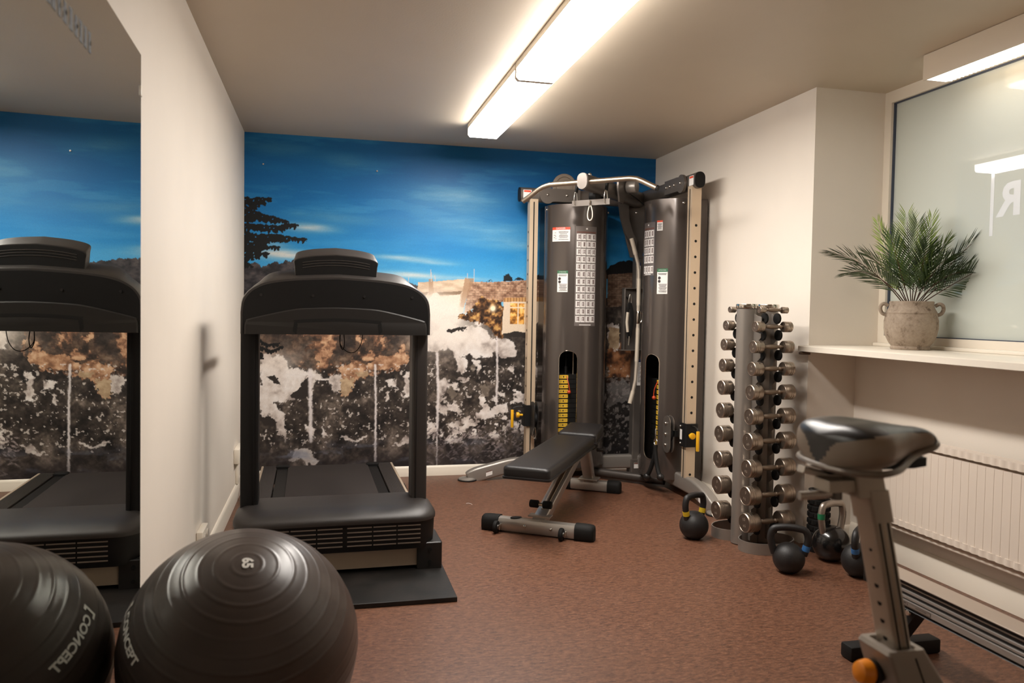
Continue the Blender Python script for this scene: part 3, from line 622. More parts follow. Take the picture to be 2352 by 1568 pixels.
    rock = ramp(rk*.7+rk2*.3, [(.28, (28, 25, 24)), (.42, (46, 40, 37)), (.52, (62, 55, 50)), (.62, (84, 75, 68)), (.75, (120, 108, 99))])
    rock = rock*(.78+.55*fbm(X, Z, 75, 75, 72, 3))[..., None]; C[low] = rock[low]
    m = inside(ART['rust'], .09, .05); rr = ramp(fbm(X+fx*.05, Z, 22, 22, 75, 6), [(.30, (46, 38, 34)), (.42, (78, 60, 50)), (.52, (112, 82, 64)), (.62, (160, 118, 90)), (.75, (204, 166, 132))]); C[m] = rr[m]
    dk = (fbm(X, Z, 8, 8, 78, 5) > .53) & inside(ART['rust'], .05); C[dk] = (C*.35+rock*.65)[dk]
    m = inside(ART['rust2'], .05, .04); C[m] = (ramp(fbm(X, Z, 30, 30, 76, 5), [(.3, (120, 86, 64)), (.55, (168, 126, 96)), (.75, (206, 170, 138))]))[m]
    m = inside(ART['ruststone'], .05, .03); C[m] = (ramp(fbm(X, Z, 20, 20, 77, 5), [(.3, (60, 40, 30)), (.55, (140, 92, 60)), (.75, (180, 130, 92))]))[m]
    # speckled spray between the rocks
    sp = fbm(X, Z, 55, 55, 80, 3); den = fbm(X, Z, 6, 6, 81, 3)
    m = (sp > .74-.30*np.clip(den-.42, 0, .4)) & (Z < .80) & (Z > .22); put(m*.8, (214, 204, 196))
    tex = ramp(fbm(X, Z, 16, 16, 83, 5), [(.22, (150, 138, 132)), (.36, (194, 182, 175)), (.48, (220, 210, 203)), (.7, (238, 232, 228))])
    for p in ART['white']:
        m = soft(p, .05, .065)[..., None]*.95; C[:] = C*(1-m)+tex*m
    z2 = (fbm(X, Z, 13, 13, 84, 5) > .615) & (X > 1.15) & (X < 2.05) & (Z < .62) & (Z > .26); C[z2] = tex[z2]
    for (a, rx, rz, kk) in ART['mist']: put(np.clip(1.35*kk*np.exp(-((X-a[0])/rx)**2-((Z-a[1])/rz)**2)*(.72+.5*fbm(X, Z, 9, 9, 85, 4)), 0, .97), (238, 228, 218))
    for p in ART['darkblob']: put(inside(p, .03, .03), (48, 42, 39))
    for p in ART['boulder']: put(inside(p, .02, .02)*.7, (128, 116, 104))
    for p in ART['beige']: m = inside(p, .03, .03); C[m] = ramp(fbm(X, Z, 30, 30, 86), [(.3, (158, 132, 104)), (.7, (196, 172, 140))])[m]
    for p, w_ in ART['jets']: put(np.clip(1.5-seg(p, .012)/w_*1.3, 0, 1)*.92, (226, 218, 216))
    # floodlit shrubs and the lit house
    m = inside(ART['shrub'], .04, .06); C[m] = ramp(fbm(X, Z, 38, 38, 90, 5), [(.32, (40, 26, 18)), (.48, (86, 58, 36)), (.6, (150, 104, 60)), (.75, (212, 168, 100))])[m]
    put(inside(ART['house'], .006, .008), (226, 206, 182)); put(inside(ART['houseroof'], .002), (206, 160, 104))
    hr = ((X/.022) % 1 > .5) & inside(ART['houseroof']); put(hr*.6, (140, 92, 52))
    m = inside(ART['pane'], .003); C[m] = ramp(fbm(X, Z, 40, 40, 91, 4), [(.3, (128, 82, 36)), (.5, (232, 164, 76)), (.7, (252, 214, 132))])[m]
    xs = [p[0] for p in ART['pane']]; zs = [p[1] for p in ART['pane']]
    for q in (.40, .78): put((np.abs(X-(xs[0]+(xs[1]-xs[0])*q)) < .004) & m, (240, 220, 190))
    put((np.abs(Z-(zs[0]+(zs[2]-zs[0])*.22)) < .004) & m, (240, 220, 190))
    a = ART['lightspot']; put(np.clip(1.4*np.exp(-((X-a[0])**2+(Z-a[1])**2)/.022**2), 0, 1), (255, 240, 208))
    # foreground twigs and leaves against the sky
    rl = random.Random(3); near = X[0] < .75; 
    def leafed(b, w0, ll):
        d = seg(b, .02); put(d < w0, (17, 18, 19))
        for (xa, za), (xb, zb) in zip(b[:-1], b[1:]):
            n = max(3, int(math.hypot(xb-xa, zb-za)/.011))
            for i in range(n):
                t_ = i/n; x_, z_ = xa+(xb-xa)*t_, za+(zb-za)*t_; L_ = ll*rl.uniform(.6, 1.25); an = rl.uniform(-.5, .9)
                x2, z2_ = x_+L_*math.sin(an), z_-L_*math.cos(an)*.8
                i0, i1 = np.searchsorted(gx, [min(x_, x2)-.02, max(x_, x2)+.02]); j0, j1 = np.searchsorted(gz, [min(z_, z2_)-.02, max(z_, z2_)+.02])
                sx, sz = X[j0:j1, i0:i1], Z[j0:j1, i0:i1]
                if sx.size == 0: continue
                dx, dz = x2-x_, z2_-z_; tt = np.clip(((sx-x_)*dx+(sz-z_)*dz)/(dx*dx+dz*dz), 0, 1)
                dd = np.hypot(sx-x_-tt*dx, sz-z_-tt*dz); mm_ = dd < .0115*np.sqrt(np.clip(1-tt, 0, 1))*(.5+tt)
                C[j0:j1, i0:i1][mm_] = (17, 18, 19)
    for b in ART['branches']:
        leafed(b, .008, .036); leafed([(x-.012, z-.020) for x, z in b[:-1]], .007, .032)
    for b in ART['branches2']: leafed(b, .006, .030)
    # grasses and leaves catching the light, lower right
    for i in range(420):
        x_ = rl.uniform(1.15, 2.15); z_ = rl.uniform(.10, .34); L_ = rl.uniform(.02, .05); an = rl.uniform(.1, .9)*rl.choice((1, 1, -1)); x2, z2_ = x_+L_*math.cos(an), z_+L_*math.sin(an)
        i0, i1 = np.searchsorted(gx, [min(x_, x2)-.01, max(x_, x2)+.01]); j0, j1 = np.searchsorted(gz, [min(z_, z2_)-.01, max(z_, z2_)+.01])
        sx_, sz_ = X[j0:j1, i0:i1], Z[j0:j1, i0:i1]; dx, dz = x2-x_, z2_-z_; tt = np.clip(((sx_-x_)*dx+(sz_-z_)*dz)/(dx*dx+dz*dz), 0, 1)
        mm_ = np.hypot(sx_-x_-tt*dx, sz_-z_-tt*dz) < .0055*np.sin(np.pi*np.clip(tt, .05, .95)); g_ = rl.uniform(.25, 1)
        sub_ = C[j0:j1, i0:i1]; sub_[mm_] = sub_[mm_]*.35+np.array((60+120*g_, 56+108*g_, 56+106*g_))*.65
    # water and mist at the foot of the picture
    b = np.clip((.32-Z)/.20, 0, 1)*np.clip(fbm(X, Z, 5, 9, 95, 5)*1.6-.25, 0, 1); put(b*.6, (40, 36, 40))
    lw = np.clip((fbm(X+wx*.1, Z, 7, 16, 96, 5)-.55)*5, 0, 1)*np.clip((.30-Z)/.12, 0, 1)*np.clip(Z/.12-.4, 0, 1); put(lw*.6, (116, 122, 140))
    xr = X > 2.30; z3 = xr & (Z < .70); put(z3*.55, (12, 12, 14))
    sp3 = z3 & (fbm(X, Z, 40, 40, 97, 4) > .60); put(sp3*.6, (150, 142, 138))
    C[:] = np.clip(C*(1+.05*(np.random.RandomState(5).rand(*X.shape)-.5))[..., None], 0, 255)/255
    L = np.where(C <= .04045, C/12.92, ((C+.055)/1.055)**2.4)
    # thin sheet: front grid plus a rim back to the wall
    yf = -.0025
    co_ = np.stack([X.ravel(), np.full(X.size, yf), Z.ravel()], 1).astype(np.float32)
    idx = np.arange(nx*nz).reshape(nz, nx)
    q = np.stack([idx[:-1, :-1].ravel(), idx[:-1, 1:].ravel(), idx[1:, 1:].ravel(), idx[1:, :-1].ravel()], 1)
    n0 = len(co_); corners = [(X0, Zb), (X1, Zb), (X1, Zt), (X0, Zt)]
    bk_ = np.array([(x, -.0004, z) for x, z in corners], np.float32); ci = [idx[0, 0], idx[0, -1], idx[-1, -1], idx[-1, 0]]
    rim = np.array([[n0+i, n0+(i+1) % 4, ci[(i+1) % 4], ci[i]] for i in range(4)]+[[n0+3, n0+2, n0+1, n0]])
    co_ = np.concatenate([co_, bk_]); q = np.concatenate([q, rim]).astype(np.int32)
    co_ -= np.array([W/2, -.0025, Zb], np.float32)
    me = bpy.data.meshes.new('mural'); me.vertices.add(len(co_)); me.vertices.foreach_set('co', co_.ravel())
    me.loops.add(q.size); me.loops.foreach_set('vertex_index', q.ravel())
    me.polygons.add(len(q)); me.polygons.foreach_set('loop_start', np.arange(0, q.size, 4, dtype=np.int32))
    me.update(calc_edges=True)
    ca = me.color_attributes.new('print', 'FLOAT_COLOR', 'POINT')
    rgba = np.ones((len(co_), 4), np.float32); rgba[:n0, :3] = L.reshape(-1, 3); ca.data.foreach_set('color', rgba.ravel())
    m = bpy.data.materials.new('printed_wallpaper'); m.use_nodes = True; nt = m.node_tree; bs = nt.nodes['Principled BSDF']
    at = nt.nodes.new('ShaderNodeAttribute'); at.attribute_name = 'print'
    tc = nt.nodes.new('ShaderNodeTexCoord'); n = nt.nodes.new('ShaderNodeTexNoise'); n.inputs['Scale'].default_value = 260; n.inputs['Detail'].default_value = 2
    nt.links.new(tc.outputs['Object'], n.inputs['Vector'])
    hv = nt.nodes.new('ShaderNodeHueSaturation'); mr = nt.nodes.new('ShaderNodeMapRange'); mr.inputs['To Min'].default_value = .9; mr.inputs['To Max'].default_value = 1.1
    nt.links.new(n.outputs['Fac'], mr.inputs['Value']); nt.links.new(mr.outputs['Result'], hv.inputs['Value']); nt.links.new(at.outputs['Color'], hv.inputs['Color'])
    nt.links.new(hv.outputs['Color'], bs.inputs['Base Color']); bs.inputs['Roughness'].default_value = .5; bs.inputs['Specular IOR Level'].default_value = .3
    me.materials.append(m)
    o = bpy.data.objects.new('mural', me); COL.objects.link(o); o.location = (W/2, -.0025, Zb)
    tag(o, 'photo wallpaper covering the back wall: blue evening sky, dam and waterfall over dark rocks', 'mural')
paint_mural()
# ------------------------------------------------------------------ corner cable machine
tr = thing('cable_machine', 'grey corner cable machine with two round weight towers and a bent pull-up bar', 'gym machine', (2.5, -.45, 0))
CCx, CCy = 2.755, -.20
def PLm(o, f, z): return Vector((2.755-o, -.20-f, z))     # left arm: out along the mural wall, front towards the room
def PRm(o, f, z): return Vector((2.79-f, -.20-o, z))      # right arm: out along the right wall
shroud = mat('tower_graphite', (92, 84, 79), .24, metal=.55, spec=.6, coat=.35, bump=.03, bscale=600)
dark_in = mat('dark_interior', (12, 11, 11), .7)
railm = mat('satin_rail', (205, 184, 158), .38, metal=.35, spec=.5)
chart_red = mat('header_red', (208, 74, 44), .5); chart_green = mat('header_green', (44, 104, 70), .5); chart_grey = mat('chart_grey', (112, 104, 100), .4, metal=.3); chart_brown = mat('header_brown', (108, 72, 62), .5)
fig = mat('figure_print', (104, 86, 82), .55)
# central column
cc = MB(); cc.rrstack([(.06, CCx-.04, CCx+.035, CCy-.04, CCy+.035, .008), (1.60, CCx-.04, CCx+.035, CCy-.04, CCy+.035, .008)])
colm = cc.build('central_column', M_['gun'], tr)
mb = MB(); mb.rrstack([(.0, CCx-.05, CCx+.045, CCy-.05, CCy+.045, .01), (.12, CCx-.05, CCx+.045, CCy-.05, CCy+.045, .01)]); mb.build('column_foot', M_['gun'], colm)
mb = MB()   # gusset plates carrying the three top beams
M = frame((0, CCy-.047, 0), (1, 0, 0), (0, 0, 1), (0, 1, 0))
mb.prism([(2.665, 1.585), (2.755, 1.585), (2.80, 1.80), (2.80, 1.98), (2.60, 1.98), (2.598, 1.86), (2.63, 1.70)], .008, M, bev=.002); mb.build('gusset_plate', M_['gun'], tr)
mb = MB()
arcp = [(2.555, 1.99), (2.575, 1.86), (2.61, 1.75), (2.66, 1.665), (2.70, 1.63)]; arci = [(2.70, 1.70), (2.665, 1.76), (2.64, 1.84), (2.63, 1.93), (2.64, 1.99)]
mb.prism(arcp+arci, .03, frame((0, CCy-.085, 0), (1, 0, 0), (0, 0, 1), (0, 1, 0)), bev=.003); mb.build('curved_guard', mat('guard_grey', (84, 77, 71), .45, metal=.4), tr)
for x, z in ((2.705, 1.905), (2.70, 1.63), (2.64, 1.955)):
    mb = MB(); mb.sphere((x, CCy-.05, z), .011, 14, (1, .6, 1)); mb.build('bolt', M_['zinc'], tr)
# instruction strips on the column
hb_ = mat('header_blue', (52, 58, 92), .5)
for (x0, x1, z0, z1) in ((2.722, 2.748, 1.27, 1.55), (2.74, 2.772, .66, .85)):
    mb = MB()
    mb.mi = 0; mb.bb(x0, x1, CCy-.0425, CCy-.0405, z0, z1)
    mb.mi = 1
    for k in range(14): mb.bb(x0+.004, x1-.004-.004*(k % 3), CCy-.0432, CCy-.0424, z1-.035-k*(z1-z0-.05)/14, z1-.031-k*(z1-z0-.05)/14)
    mb.mi = 2; mb.bb(x0, x1, CCy-.0432, CCy-.0424, z1-.022, z1)
    lab(mb.build('instruction_strip', [M_['paper'], M_['ink'], hb_], tr), 'white instruction strip on the column')
mb = MB(); mb.mi = 0; mb.bb(2.727, 2.768, CCy-.0525, CCy-.0505, .055, .095); mb.mi = 1; mb.bb(2.727, 2.768, CCy-.0532, CCy-.0524, .086, .095)
mb.build('warning_sticker', [M_['paper'], chart_brown], tr)

def oval(w, h, n=8):
    """upright racetrack profile, x across, y up"""
    r = w/2; p = []
    for i in range(n+1): a = PI*i/n; p.append((r*math.cos(a), h/2-r+r*math.sin(a)))
    for i in range(n+1): a = PI+PI*i/n; p.append((r*math.cos(a), -h/2+r+r*math.sin(a)))
    return p
def shroud_fn(P, oc, h, f0, d):
    def S(ph, z, off=0.0):
        a = ph; n = Vector((-math.cos(a)/h, math.sin(a)/d)).normalized()
        return P(oc-h*math.cos(a)+n.x*off, f0+d*math.sin(a)+n.y*off, z)
    return S
def tower(P, oc, h, sg, kg):
    f0, d = -.02, .20; S = shroud_fn(P, oc, h, f0, d); za, zb = .10, 1.93
    s0, s1 = math.radians(98.5), math.radians(131.5); sm = (s0+s1)/2; sh = (s1-s0)/2; zt, zbt = .916, .22
    def top_of(p): return zt-.052+.052*math.sqrt(max(0, 1-((p-sm)/sh)**2))
    def bot_of(p): return zbt+.05-.05*math.sqrt(max(0, 1-((p-sm)/sh)**2))
    phs = sorted([math.radians(a) for a in range(0, 181, 5) if not (97 < a < 133)]+[s0+(s1-s0)*i/16 for i in range(17)])
    # the curved steel cover, with a round-topped window
    mb = MB()
    for off in (0.0, -.004):
        for a, b in zip(phs[:-1], phs[1:]):
            inw = a >= s0-1e-6 and b <= s1+1e-6
            spans = [(lambda p: za, bot_of), (top_of, lambda p: zb)] if inw else [(lambda p: za, lambda p: bot_of(s0)), (lambda p: bot_of(s0), lambda p: top_of(s0)), (lambda p: top_of(s0), lambda p: zb)]
            for lo, hi in spans: mb.put([S(a, lo(a), off), S(b, lo(b), off), S(b, hi(b), off), S(a, hi(a), off)], [(0, 1, 2, 3)])
    for a, f in ((0, 0), (PI, 0)):
        p, q = S(a, za), S(a, zb); ox = oc-h*math.cos(a)
        mb.put([P(ox, f0, za), P(ox, f0-.13, za), P(ox, f0-.13, zb), P(ox, f0, zb)], [(0, 1, 2, 3)])
    body = mb.build('weight_tower', shroud, tr, weld=1e-5, sharp=25)
    mb = MB(); mb.put([S(a, zb-.004, -.002) for a in phs]+[P(oc+h, f0-.13, zb-.004), P(oc-h, f0-.13, zb-.004)], [tuple(range(len(phs)+2))]); mb.build('tower_lid', M_['gun'], body)
    loop = [S(s0+(s1-s0)*i/16, top_of(s0+(s1-s0)*i/16), .0005) for i in range(17)]+[S(s1-(s1-s0)*i/16, bot_of(s1-(s1-s0)*i/16), .0005) for i in range(17)]
    mb = MB(); mb.tube(loop, .0028, 6, closed=True); mb.build('window_trim', M_['chrome'], body)
    mb = MB(); mb.put([P(oc-h*.92, f0-.10, za), P(oc+h*.92, f0-.10, za), P(oc+h*.92, f0-.10, zb), P(oc-h*.92, f0-.10, zb)], [(0, 1, 2, 3)]); mb.build('back_liner', dark_in, body)
    for a in (.12, PI-.12):
        mb = MB(); mb.sphere(S(a*1.6 if a < 1 else PI-.192, zb-.03, .002), .009, 12); mb.build('bolt', M_['zinc'], body)
    # weight stack seen through the window
    mx_ = oc-h*math.cos(sm); R_ = 1
    ws = MB(); c0 = P(mx_-.03, f0+.06, 0)
    for k in range(16):
        z = .205+k*.034
        ws.mi = 0; q = [P(mx_-.12, f0+.03, z), P(mx_+.07, f0+.03, z), P(mx_+.07, f0+.125, z), P(mx_-.12, f0+.125, z)]
        ws.put(q+[v+Vector((0, 0, .031)) for v in q], [(3, 2, 1, 0), (4, 5, 6, 7), (0, 1, 5, 4), (1, 2, 6, 5), (2, 3, 7, 6), (3, 0, 4, 7)])
    stack = ws.build('weight_stack', mat('black_weight', (22, 21, 20), .45), tr)
    lm = mat('yellow_weight_label', (226, 184, 52), .5)
    for k in range(16):
        z = .2205+k*.034; mb = MB(); fo = f0+.1257; a0 = mx_+.040 if sg < 0 else mx_-.02
        c_ = a0-.028 if sg < 0 else a0+.02
        pts = rrect(-.034, .034, -.0125, .0125, .004, 3)
        def LP(x, y, e=0): return P(c_-sg*0+x*sg, fo+e, z+y)
        mb.mi = 0; mb.put([LP(x, y) for x, y in pts], [tuple(range(len(pts)))])
        mb.mi = 1; mb.put([LP(.006*math.cos(t), .006*math.sin(t), .0004) for t in [i*PI/6 for i in range(12)]], [tuple(range(12))])
        n_ = 15-k
        mb.text(str(10*(n_+1)), .016, lambda x, y: LP(x-.020, y, .0004)); mb.text('%.1f' % (4.54*(n_+1)), .013, lambda x, y: LP(x+.021, y, .0004))
        mb.build('weight_label', [lm, M_['ink']], stack)
    mb = MB()
    for dx in (-.075, .035): mb.cyl(P(mx_+dx, f0+.07, .10), P(mx_+dx, f0+.07, 1.86), .008, seg=10)
    lab(mb.build('guide_rods', M_['steel'], tr), 'two steel guide rods')
    mb = MB(); mb.cyl(P(mx_-.02, f0+.07, .745), P(mx_-.02, f0+.07, .80), .012, seg=12); mb.tube([P(mx_-.02, f0+.07, .80), P(mx_-.02, f0+.07, 1.86)], .003, 6); mb.build('lift_cable', M_['blackm'], tr)
    mb = MB(); mb.tube(smooth_path([P(mx_-.01, f0+.13, .735), P(mx_-.018, f0+.15, .68), P(mx_-.03, f0+.15, .62)]), .003, 6); mb.sphere(P(mx_-.022, f0+.15, .625), .013, 14)
    lab(mb.build('selector_pin', mat('selector_red', (184, 62, 30), .4), tr), 'selector pin with a red ball')
    # printed charts wrapped on the cover
    Ls = (h+d)/2
    def put_rect(mb, pc, zc, x0, x1, y0, y1, off):
        n = max(1, int(abs(x1-x0)/.012)); vs = []
        for i in range(n+1):
            x = x0+(x1-x0)*i/n; ph = pc+sg*x/Ls; vs += [S(ph, zc+y0, off), S(ph, zc+y1, off)]
        mb.put(vs, [(2*i, 2*i+2, 2*i+3, 2*i+1) for i in range(n)])
    def put_text(mb, s, size, pc, zc, dx, dy, off, bold=0.0): mb.text(s, size, lambda x, y: S(pc+sg*(x+dx)/Ls, zc+dy+y, off), bold=bold)
    def chart(pc, zt_, wd, rows, rh, head, split):
        mb = MB(); hh = head+rows*rh+.02; zc = zt_
        mb.mi = 0; put_rect(mb, pc, zc, -wd/2-.006, wd/2+.006, -hh, 0, .0008)
        mb.mi = 3; put_rect(mb, pc, zc, -wd/2, wd/2, -head+.004, -head+.014, .0014)
        rl = random.Random(rows)
        for k in range(rows):
            z1 = -head-k*rh; z0 = z1-rh+.006; gx = .012 if (split and k == rows-1) else 0
            for q in range(4):
                xa = -wd/2+wd*q/4+.001; xb = -wd/2+wd*(q+1)/4-.001-(.002 if q == 1 else 0)
                mb.mi = 1; put_rect(mb, pc, zc, xa, xb, z0-gx, z1-.002-gx, .0014)
                mb.mi = 2; w_ = xb-xa
                for (a_, b_, c_, d_) in ((.30, .42, .15, .85), (.50, .64, .22, .80), (.70, .84, .12, .88), (.42, .76, .70, .78), (.40, .72, .30, .36)):
                    j = rl.uniform(-.06, .06); put_rect(mb, pc, zc, xa+w_*(a_+j), xa+w_*(b_+j), z0-gx+(z1-z0)*c_, z0-gx+(z1-z0)*d_, .0019)
        mb.mi = 1; put_rect(mb, pc, zc, -wd*.3, wd*.3, -hh+.005, -hh+.010, .0016); put_rect(mb, pc, zc, -.006, .006, -.022, -.012, .0016)
        return lab(mb.build('exercise_chart', [chart_grey, M_['paper'], fig, chart_brown], tr), 'printed chart of small exercise figures')
    def sticker(pc, zc, wd, ht, hd, hm, head, hsz, lines, icons):
        mb = MB(); mb.mi = 0; put_rect(mb, pc, zc, -wd/2, wd/2, -ht/2, ht/2, .0010)
        mb.mi = 1; put_rect(mb, pc, zc, -wd/2, wd/2, ht/2-hd, ht/2, .0015)
        mb.mi = 0
        if head: put_text(mb, head, hsz, pc, zc, 0, ht/2-hd/2, .002)
        mb.mi = 2
        for (x, y, w_) in lines: put_rect(mb, pc, zc, x-w_/2, x+w_/2, y-.0016, y+.0016, .0016)
        for (x, y, r_) in icons:
            mb.put([S(pc+sg*(x+r_*math.cos(t))/Ls, zc+y+r_*math.sin(t), .0017) for t in [i*PI/8 for i in range(16)]], [tuple(range(16))])
        return mb.build('warning_sticker', [M_['paper'], hm, M_['ink']], tr)
    L5 = lambda x, w_, ys: [(x, y, w_*(1-.12*(i % 3))) for i, y in enumerate(ys)]
    if kg == 'L':
        chart(math.radians(86), 1.778, .135, 12, .0515, .05, False)
        lab(sticker(math.radians(133), 1.722, .132, .098, .018, chart_red, 'DANGER', .017, [(.02, .018, .07), (.02, .011, .066), (.02, .002, .05), (.02, -.008, .06), (.02, -.015, .066), (.02, -.024, .058), (.02, -.036, .07), (-.04, .012, .012), (-.045, -.006, .018), (-.038, -.014, .010), (-.048, -.022, .014), (-.036, -.030, .01)], []), 'white sticker with an orange DANGER header')
        lab(sticker(math.radians(128), 1.397, .074, .148, .020, chart_green, 'ATTENTION', .0095, L5(0, .062, (.044, .038))+L5(.004, .058, (-.020, -.027, -.034, -.041, -.048, -.055, -.063)), [(-.02, .018, .010), (-.02, -.004, .010)]), 'white sticker with a green ATTENTION header')
    else:
        chart(math.radians(98), 1.785, .115, 5, .056, .05, True)
        lab(sticker(math.radians(126), 1.758, .042, .066, .012, chart_red, '', .008, L5(0, .034, (.012, .006, 0, -.006, -.012, -.018, -.024)), []), 'small white sticker with a red header')
        lab(sticker(math.radians(133), 1.395, .074, .165, .022, chart_green, 'ATTENTION', .0095, L5(0, .062, (.050, .044))+L5(.004, .058, (-.020, -.027, -.034, -.041, -.048, -.055, -.063, -.07)), [(-.02, .022, .010), (-.02, 0, .010)]), 'tall white sticker with a green ATTENTION header')
    return S
tower(PLm, .485, .230, -1, 'L')
tower(PRm, .455, .215, 1, 'R')

def bolt(p, r=.011, parent=None):
    mb = MB(); mb.sphere(p, r, 14); return mb.build('bolt', M_['zinc'], parent or tr)
def arm(P, op, oe, of, zt, side):
    # oval top beam with dark end cap
    mb = MB(); mb.sweep([P(-.02, 0, zt), P(oe, 0, zt)], oval(.068, .102), up=(0, 0, 1)); bm1 = mb.build('top_beam', M_['gun'], tr)
    mb = MB(); mb.sweep([P(oe, 0, zt), P(oe+.008, 0, zt)], oval(.066, .100), up=(0, 0, 1)); mb.build('end_cap', M_['blackm'], bm1)
    mb = MB(); q = [P(oe-.075, .0352, zt-.03), P(oe-.015, .0352, zt-.03), P(oe-.015, .0352, zt+.03), P(oe-.075, .0352, zt+.03)]
    mb.mi = 0; mb.put(q, [(0, 1, 2, 3)]); mb.mi = 1; mb.put([P(oe-.07, .0356, zt+.014), P(oe-.02, .0356, zt+.014), P(oe-.02, .0356, zt+.027), P(oe-.07, .0356, zt+.027)], [(0, 1, 2, 3)])
    mb.build('warning_sticker', [M_['paper'], chart_red], bm1)
    # pulley cover plate
    ro = op-.09; pl = [(ro-.24, zt-.045), (ro-.05, zt-.045)]+[(ro+.055*math.cos(a), zt-.004+.058*math.sin(a)) for a in [math.radians(x) for x in range(-130, 131, 13)]]+[(ro-.05, zt+.045), (ro-.24, zt+.045)]
    mb = MB(); mb.loft([[P(o, .038, z) for o, z in pl], [P(o, .056, z) for o, z in pl]]); pc_ = mb.build('pulley_cover', M_['gun'], tr)
    for o in ((ro, ro-.14) if side == 'L' else (ro, ro-.09, ro-.15, ro-.21)): bolt(P(o, .057, zt), .0095, pc_)
    # adjustable-pulley post with numbered holes
    mb = MB(); a_, b_ = op-.03, op+.03
    mb.loft([[P(o, f, z) for o, f in ((a_, -.032), (b_, -.032), (b_, .032), (a_, .032))] for z in (.125, zt-.03)])
    po = mb.build('pulley_post', railm, tr, sharp=20)
    mb = MB(); mb.loft([[P(o, f, z) for o, f in ((op-.004, .0315), (op+.004, .0315), (op+.004, .0335), (op-.004, .0335))] for z in (.14, zt-.05)]); mb.build('guide_slot', M_['blackm'], po)
    for k in range(17):
        z = .165+k*.0985
        if k in (1, 2, 3): continue
        mb = MB(); mb.cyl(P(op+.0302, 0, z), P(op+.0308, 0, z), .0085, seg=14); mb.build('adjustment_hole', M_['blackm'], po)
    # base tube and round foot
    path = smooth_path([P(.0, 0, .10), P(.45, 0, .105), P(op, 0, .102), P(op+.13, 0, .096), P(op+.25, 0, .070), P(of-.06, 0, .038), P(of, 0, .018)], 6)
    mb = MB(); mb.sweep(path, rrect(-.034, .034, -.05, .05, .016, 4), up=(0, 0, 1), scale=[1]*(len(path)-7)+[.98, .95, .92, .9, .85, .8, .72]); bt = mb.build('base_tube', M_['silver'], tr)
    mb = MB(); M = Matrix.Translation(P(of, 0, .0005)); mb.lathe([(0, 0), (.066, 0), (.068, .004), (.066, .009), (0, .009)], M, 32); mb.build('rubber_pad', M_['rubber'], bt)
    mb = MB(); M = Matrix.Translation(P(of, 0, .0095)); mb.lathe([(0, 0), (.062, 0), (.060, .006), (.045, .012), (0, .014)], M, 32); mb.build('foot_disc', M_['silver'], bt)
    mb = MB(); mb.mi = 0; q = [(of-.17, .075), (of-.125, .062), (of-.125, .030), (of-.17, .042)]
    mb.put([P(o, .0352, z) for o, z in q], [(0, 1, 2, 3)]); mb.mi = 1; mb.put([P(of-.17, .0356, .075), P(of-.125, .0356, .062), P(of-.125, .0356, .056), P(of-.17, .0356, .069)], [(0, 1, 2, 3)])
    mb.build('warning_sticker', [M_['paper'], chart_brown], bt)
    # trolley sliding on the post
    zc = .45 if side == 'L' else .415
    t_ = MB(); loops = [[P(op+o, f, z) for o, f in rrect(-.038, .05, -.042, .046, .01, 3)] for z in (zc-.072, zc+.075)]; t_.loft(loops); tro = t_.build('pulley_trolley', M_['blackm'], tr)
    mb = MB(); mb.tube([P(op+.05, 0, zc+.06), P(op+.085, .0, zc+.062), P(op+.115, 0, zc+.055), P(op+.125, 0, zc+.03)], .005, 8); mb.build('release_lever', M_['black'], tro)
    mb = MB(); mb.cyl(P(op+.125, .0, zc+.04), P(op+.125, .0, zc-.085), .0105, seg=16, bev=.003); mb.build('lever_grip', M_['yellow'], tro)
    mb = MB(); mb.cyl(P(op+.055, .02, zc+.005), P(op+.08, .02, zc+.005), .008, seg=14); mb.cyl(P(op+.08, .02, zc+.005), P(op+.10, .02, zc+.005), .020, seg=20, bev=.004); mb.build('pull_pin', M_['yellow'], tro)
    mb = MB(); mb.put([P(op+o, .0465, z) for o, z in ((-.03, zc-.03), (0.0, zc-.03), (0.0, zc+.035), (-.03, zc+.035))], [(0, 1, 2, 3)]); mb.build('label', M_['paper'], tro)
    for dz in (-.055, .055): bolt(P(op-.02, .047, zc+dz), .0075, tro)
    # swivelling pulley housing in front of the post
    pts = rrect(-.055, .05, -.12, .12, .05, 8)
    def Q(a, b, z):                          # a along the housing, b across it; the left one swings out to the front
        return P(op-.10+a, b, z) if side == 'R' else P(op+.086-b, .115-a, z)
    for fa, nm in ((.075, 0), (.10, 1)):
        mb = MB(); mb.loft([[Q(x, fa, zc-.01+z) for x, z in pts], [Q(x, fa+.006, zc-.01+z) for x, z in pts]]); mb.build('pulley_plate', M_['gun'] if side == 'R' else M_['black'], tro)
    for dz in (-.07, 0, .07): bolt(Q(-.01, .108, zc-.01+dz), .010, tro)
    mb = MB(); mb.cyl(Q(0, .081, zc-.01), Q(0, .099, zc-.01), .045, seg=24); mb.build('pulley_wheel', M_['blackm'], tro)
    if side == 'R':
        mb = MB(); mb.loft([[P(op+o, f, zc+z) for o, f in ((-.09, .05), (-.05, .05), (-.05, .082), (-.09, .082))] for z in (-.02, .02)]); mb.build('hinge', M_['blackm'], tro)
    return tro
tl_ = arm(PLm, .81, .905, 1.25, 2.0, 'L')
tr_ = arm(PRm, .78, .845, 1.17, 2.02, 'R')
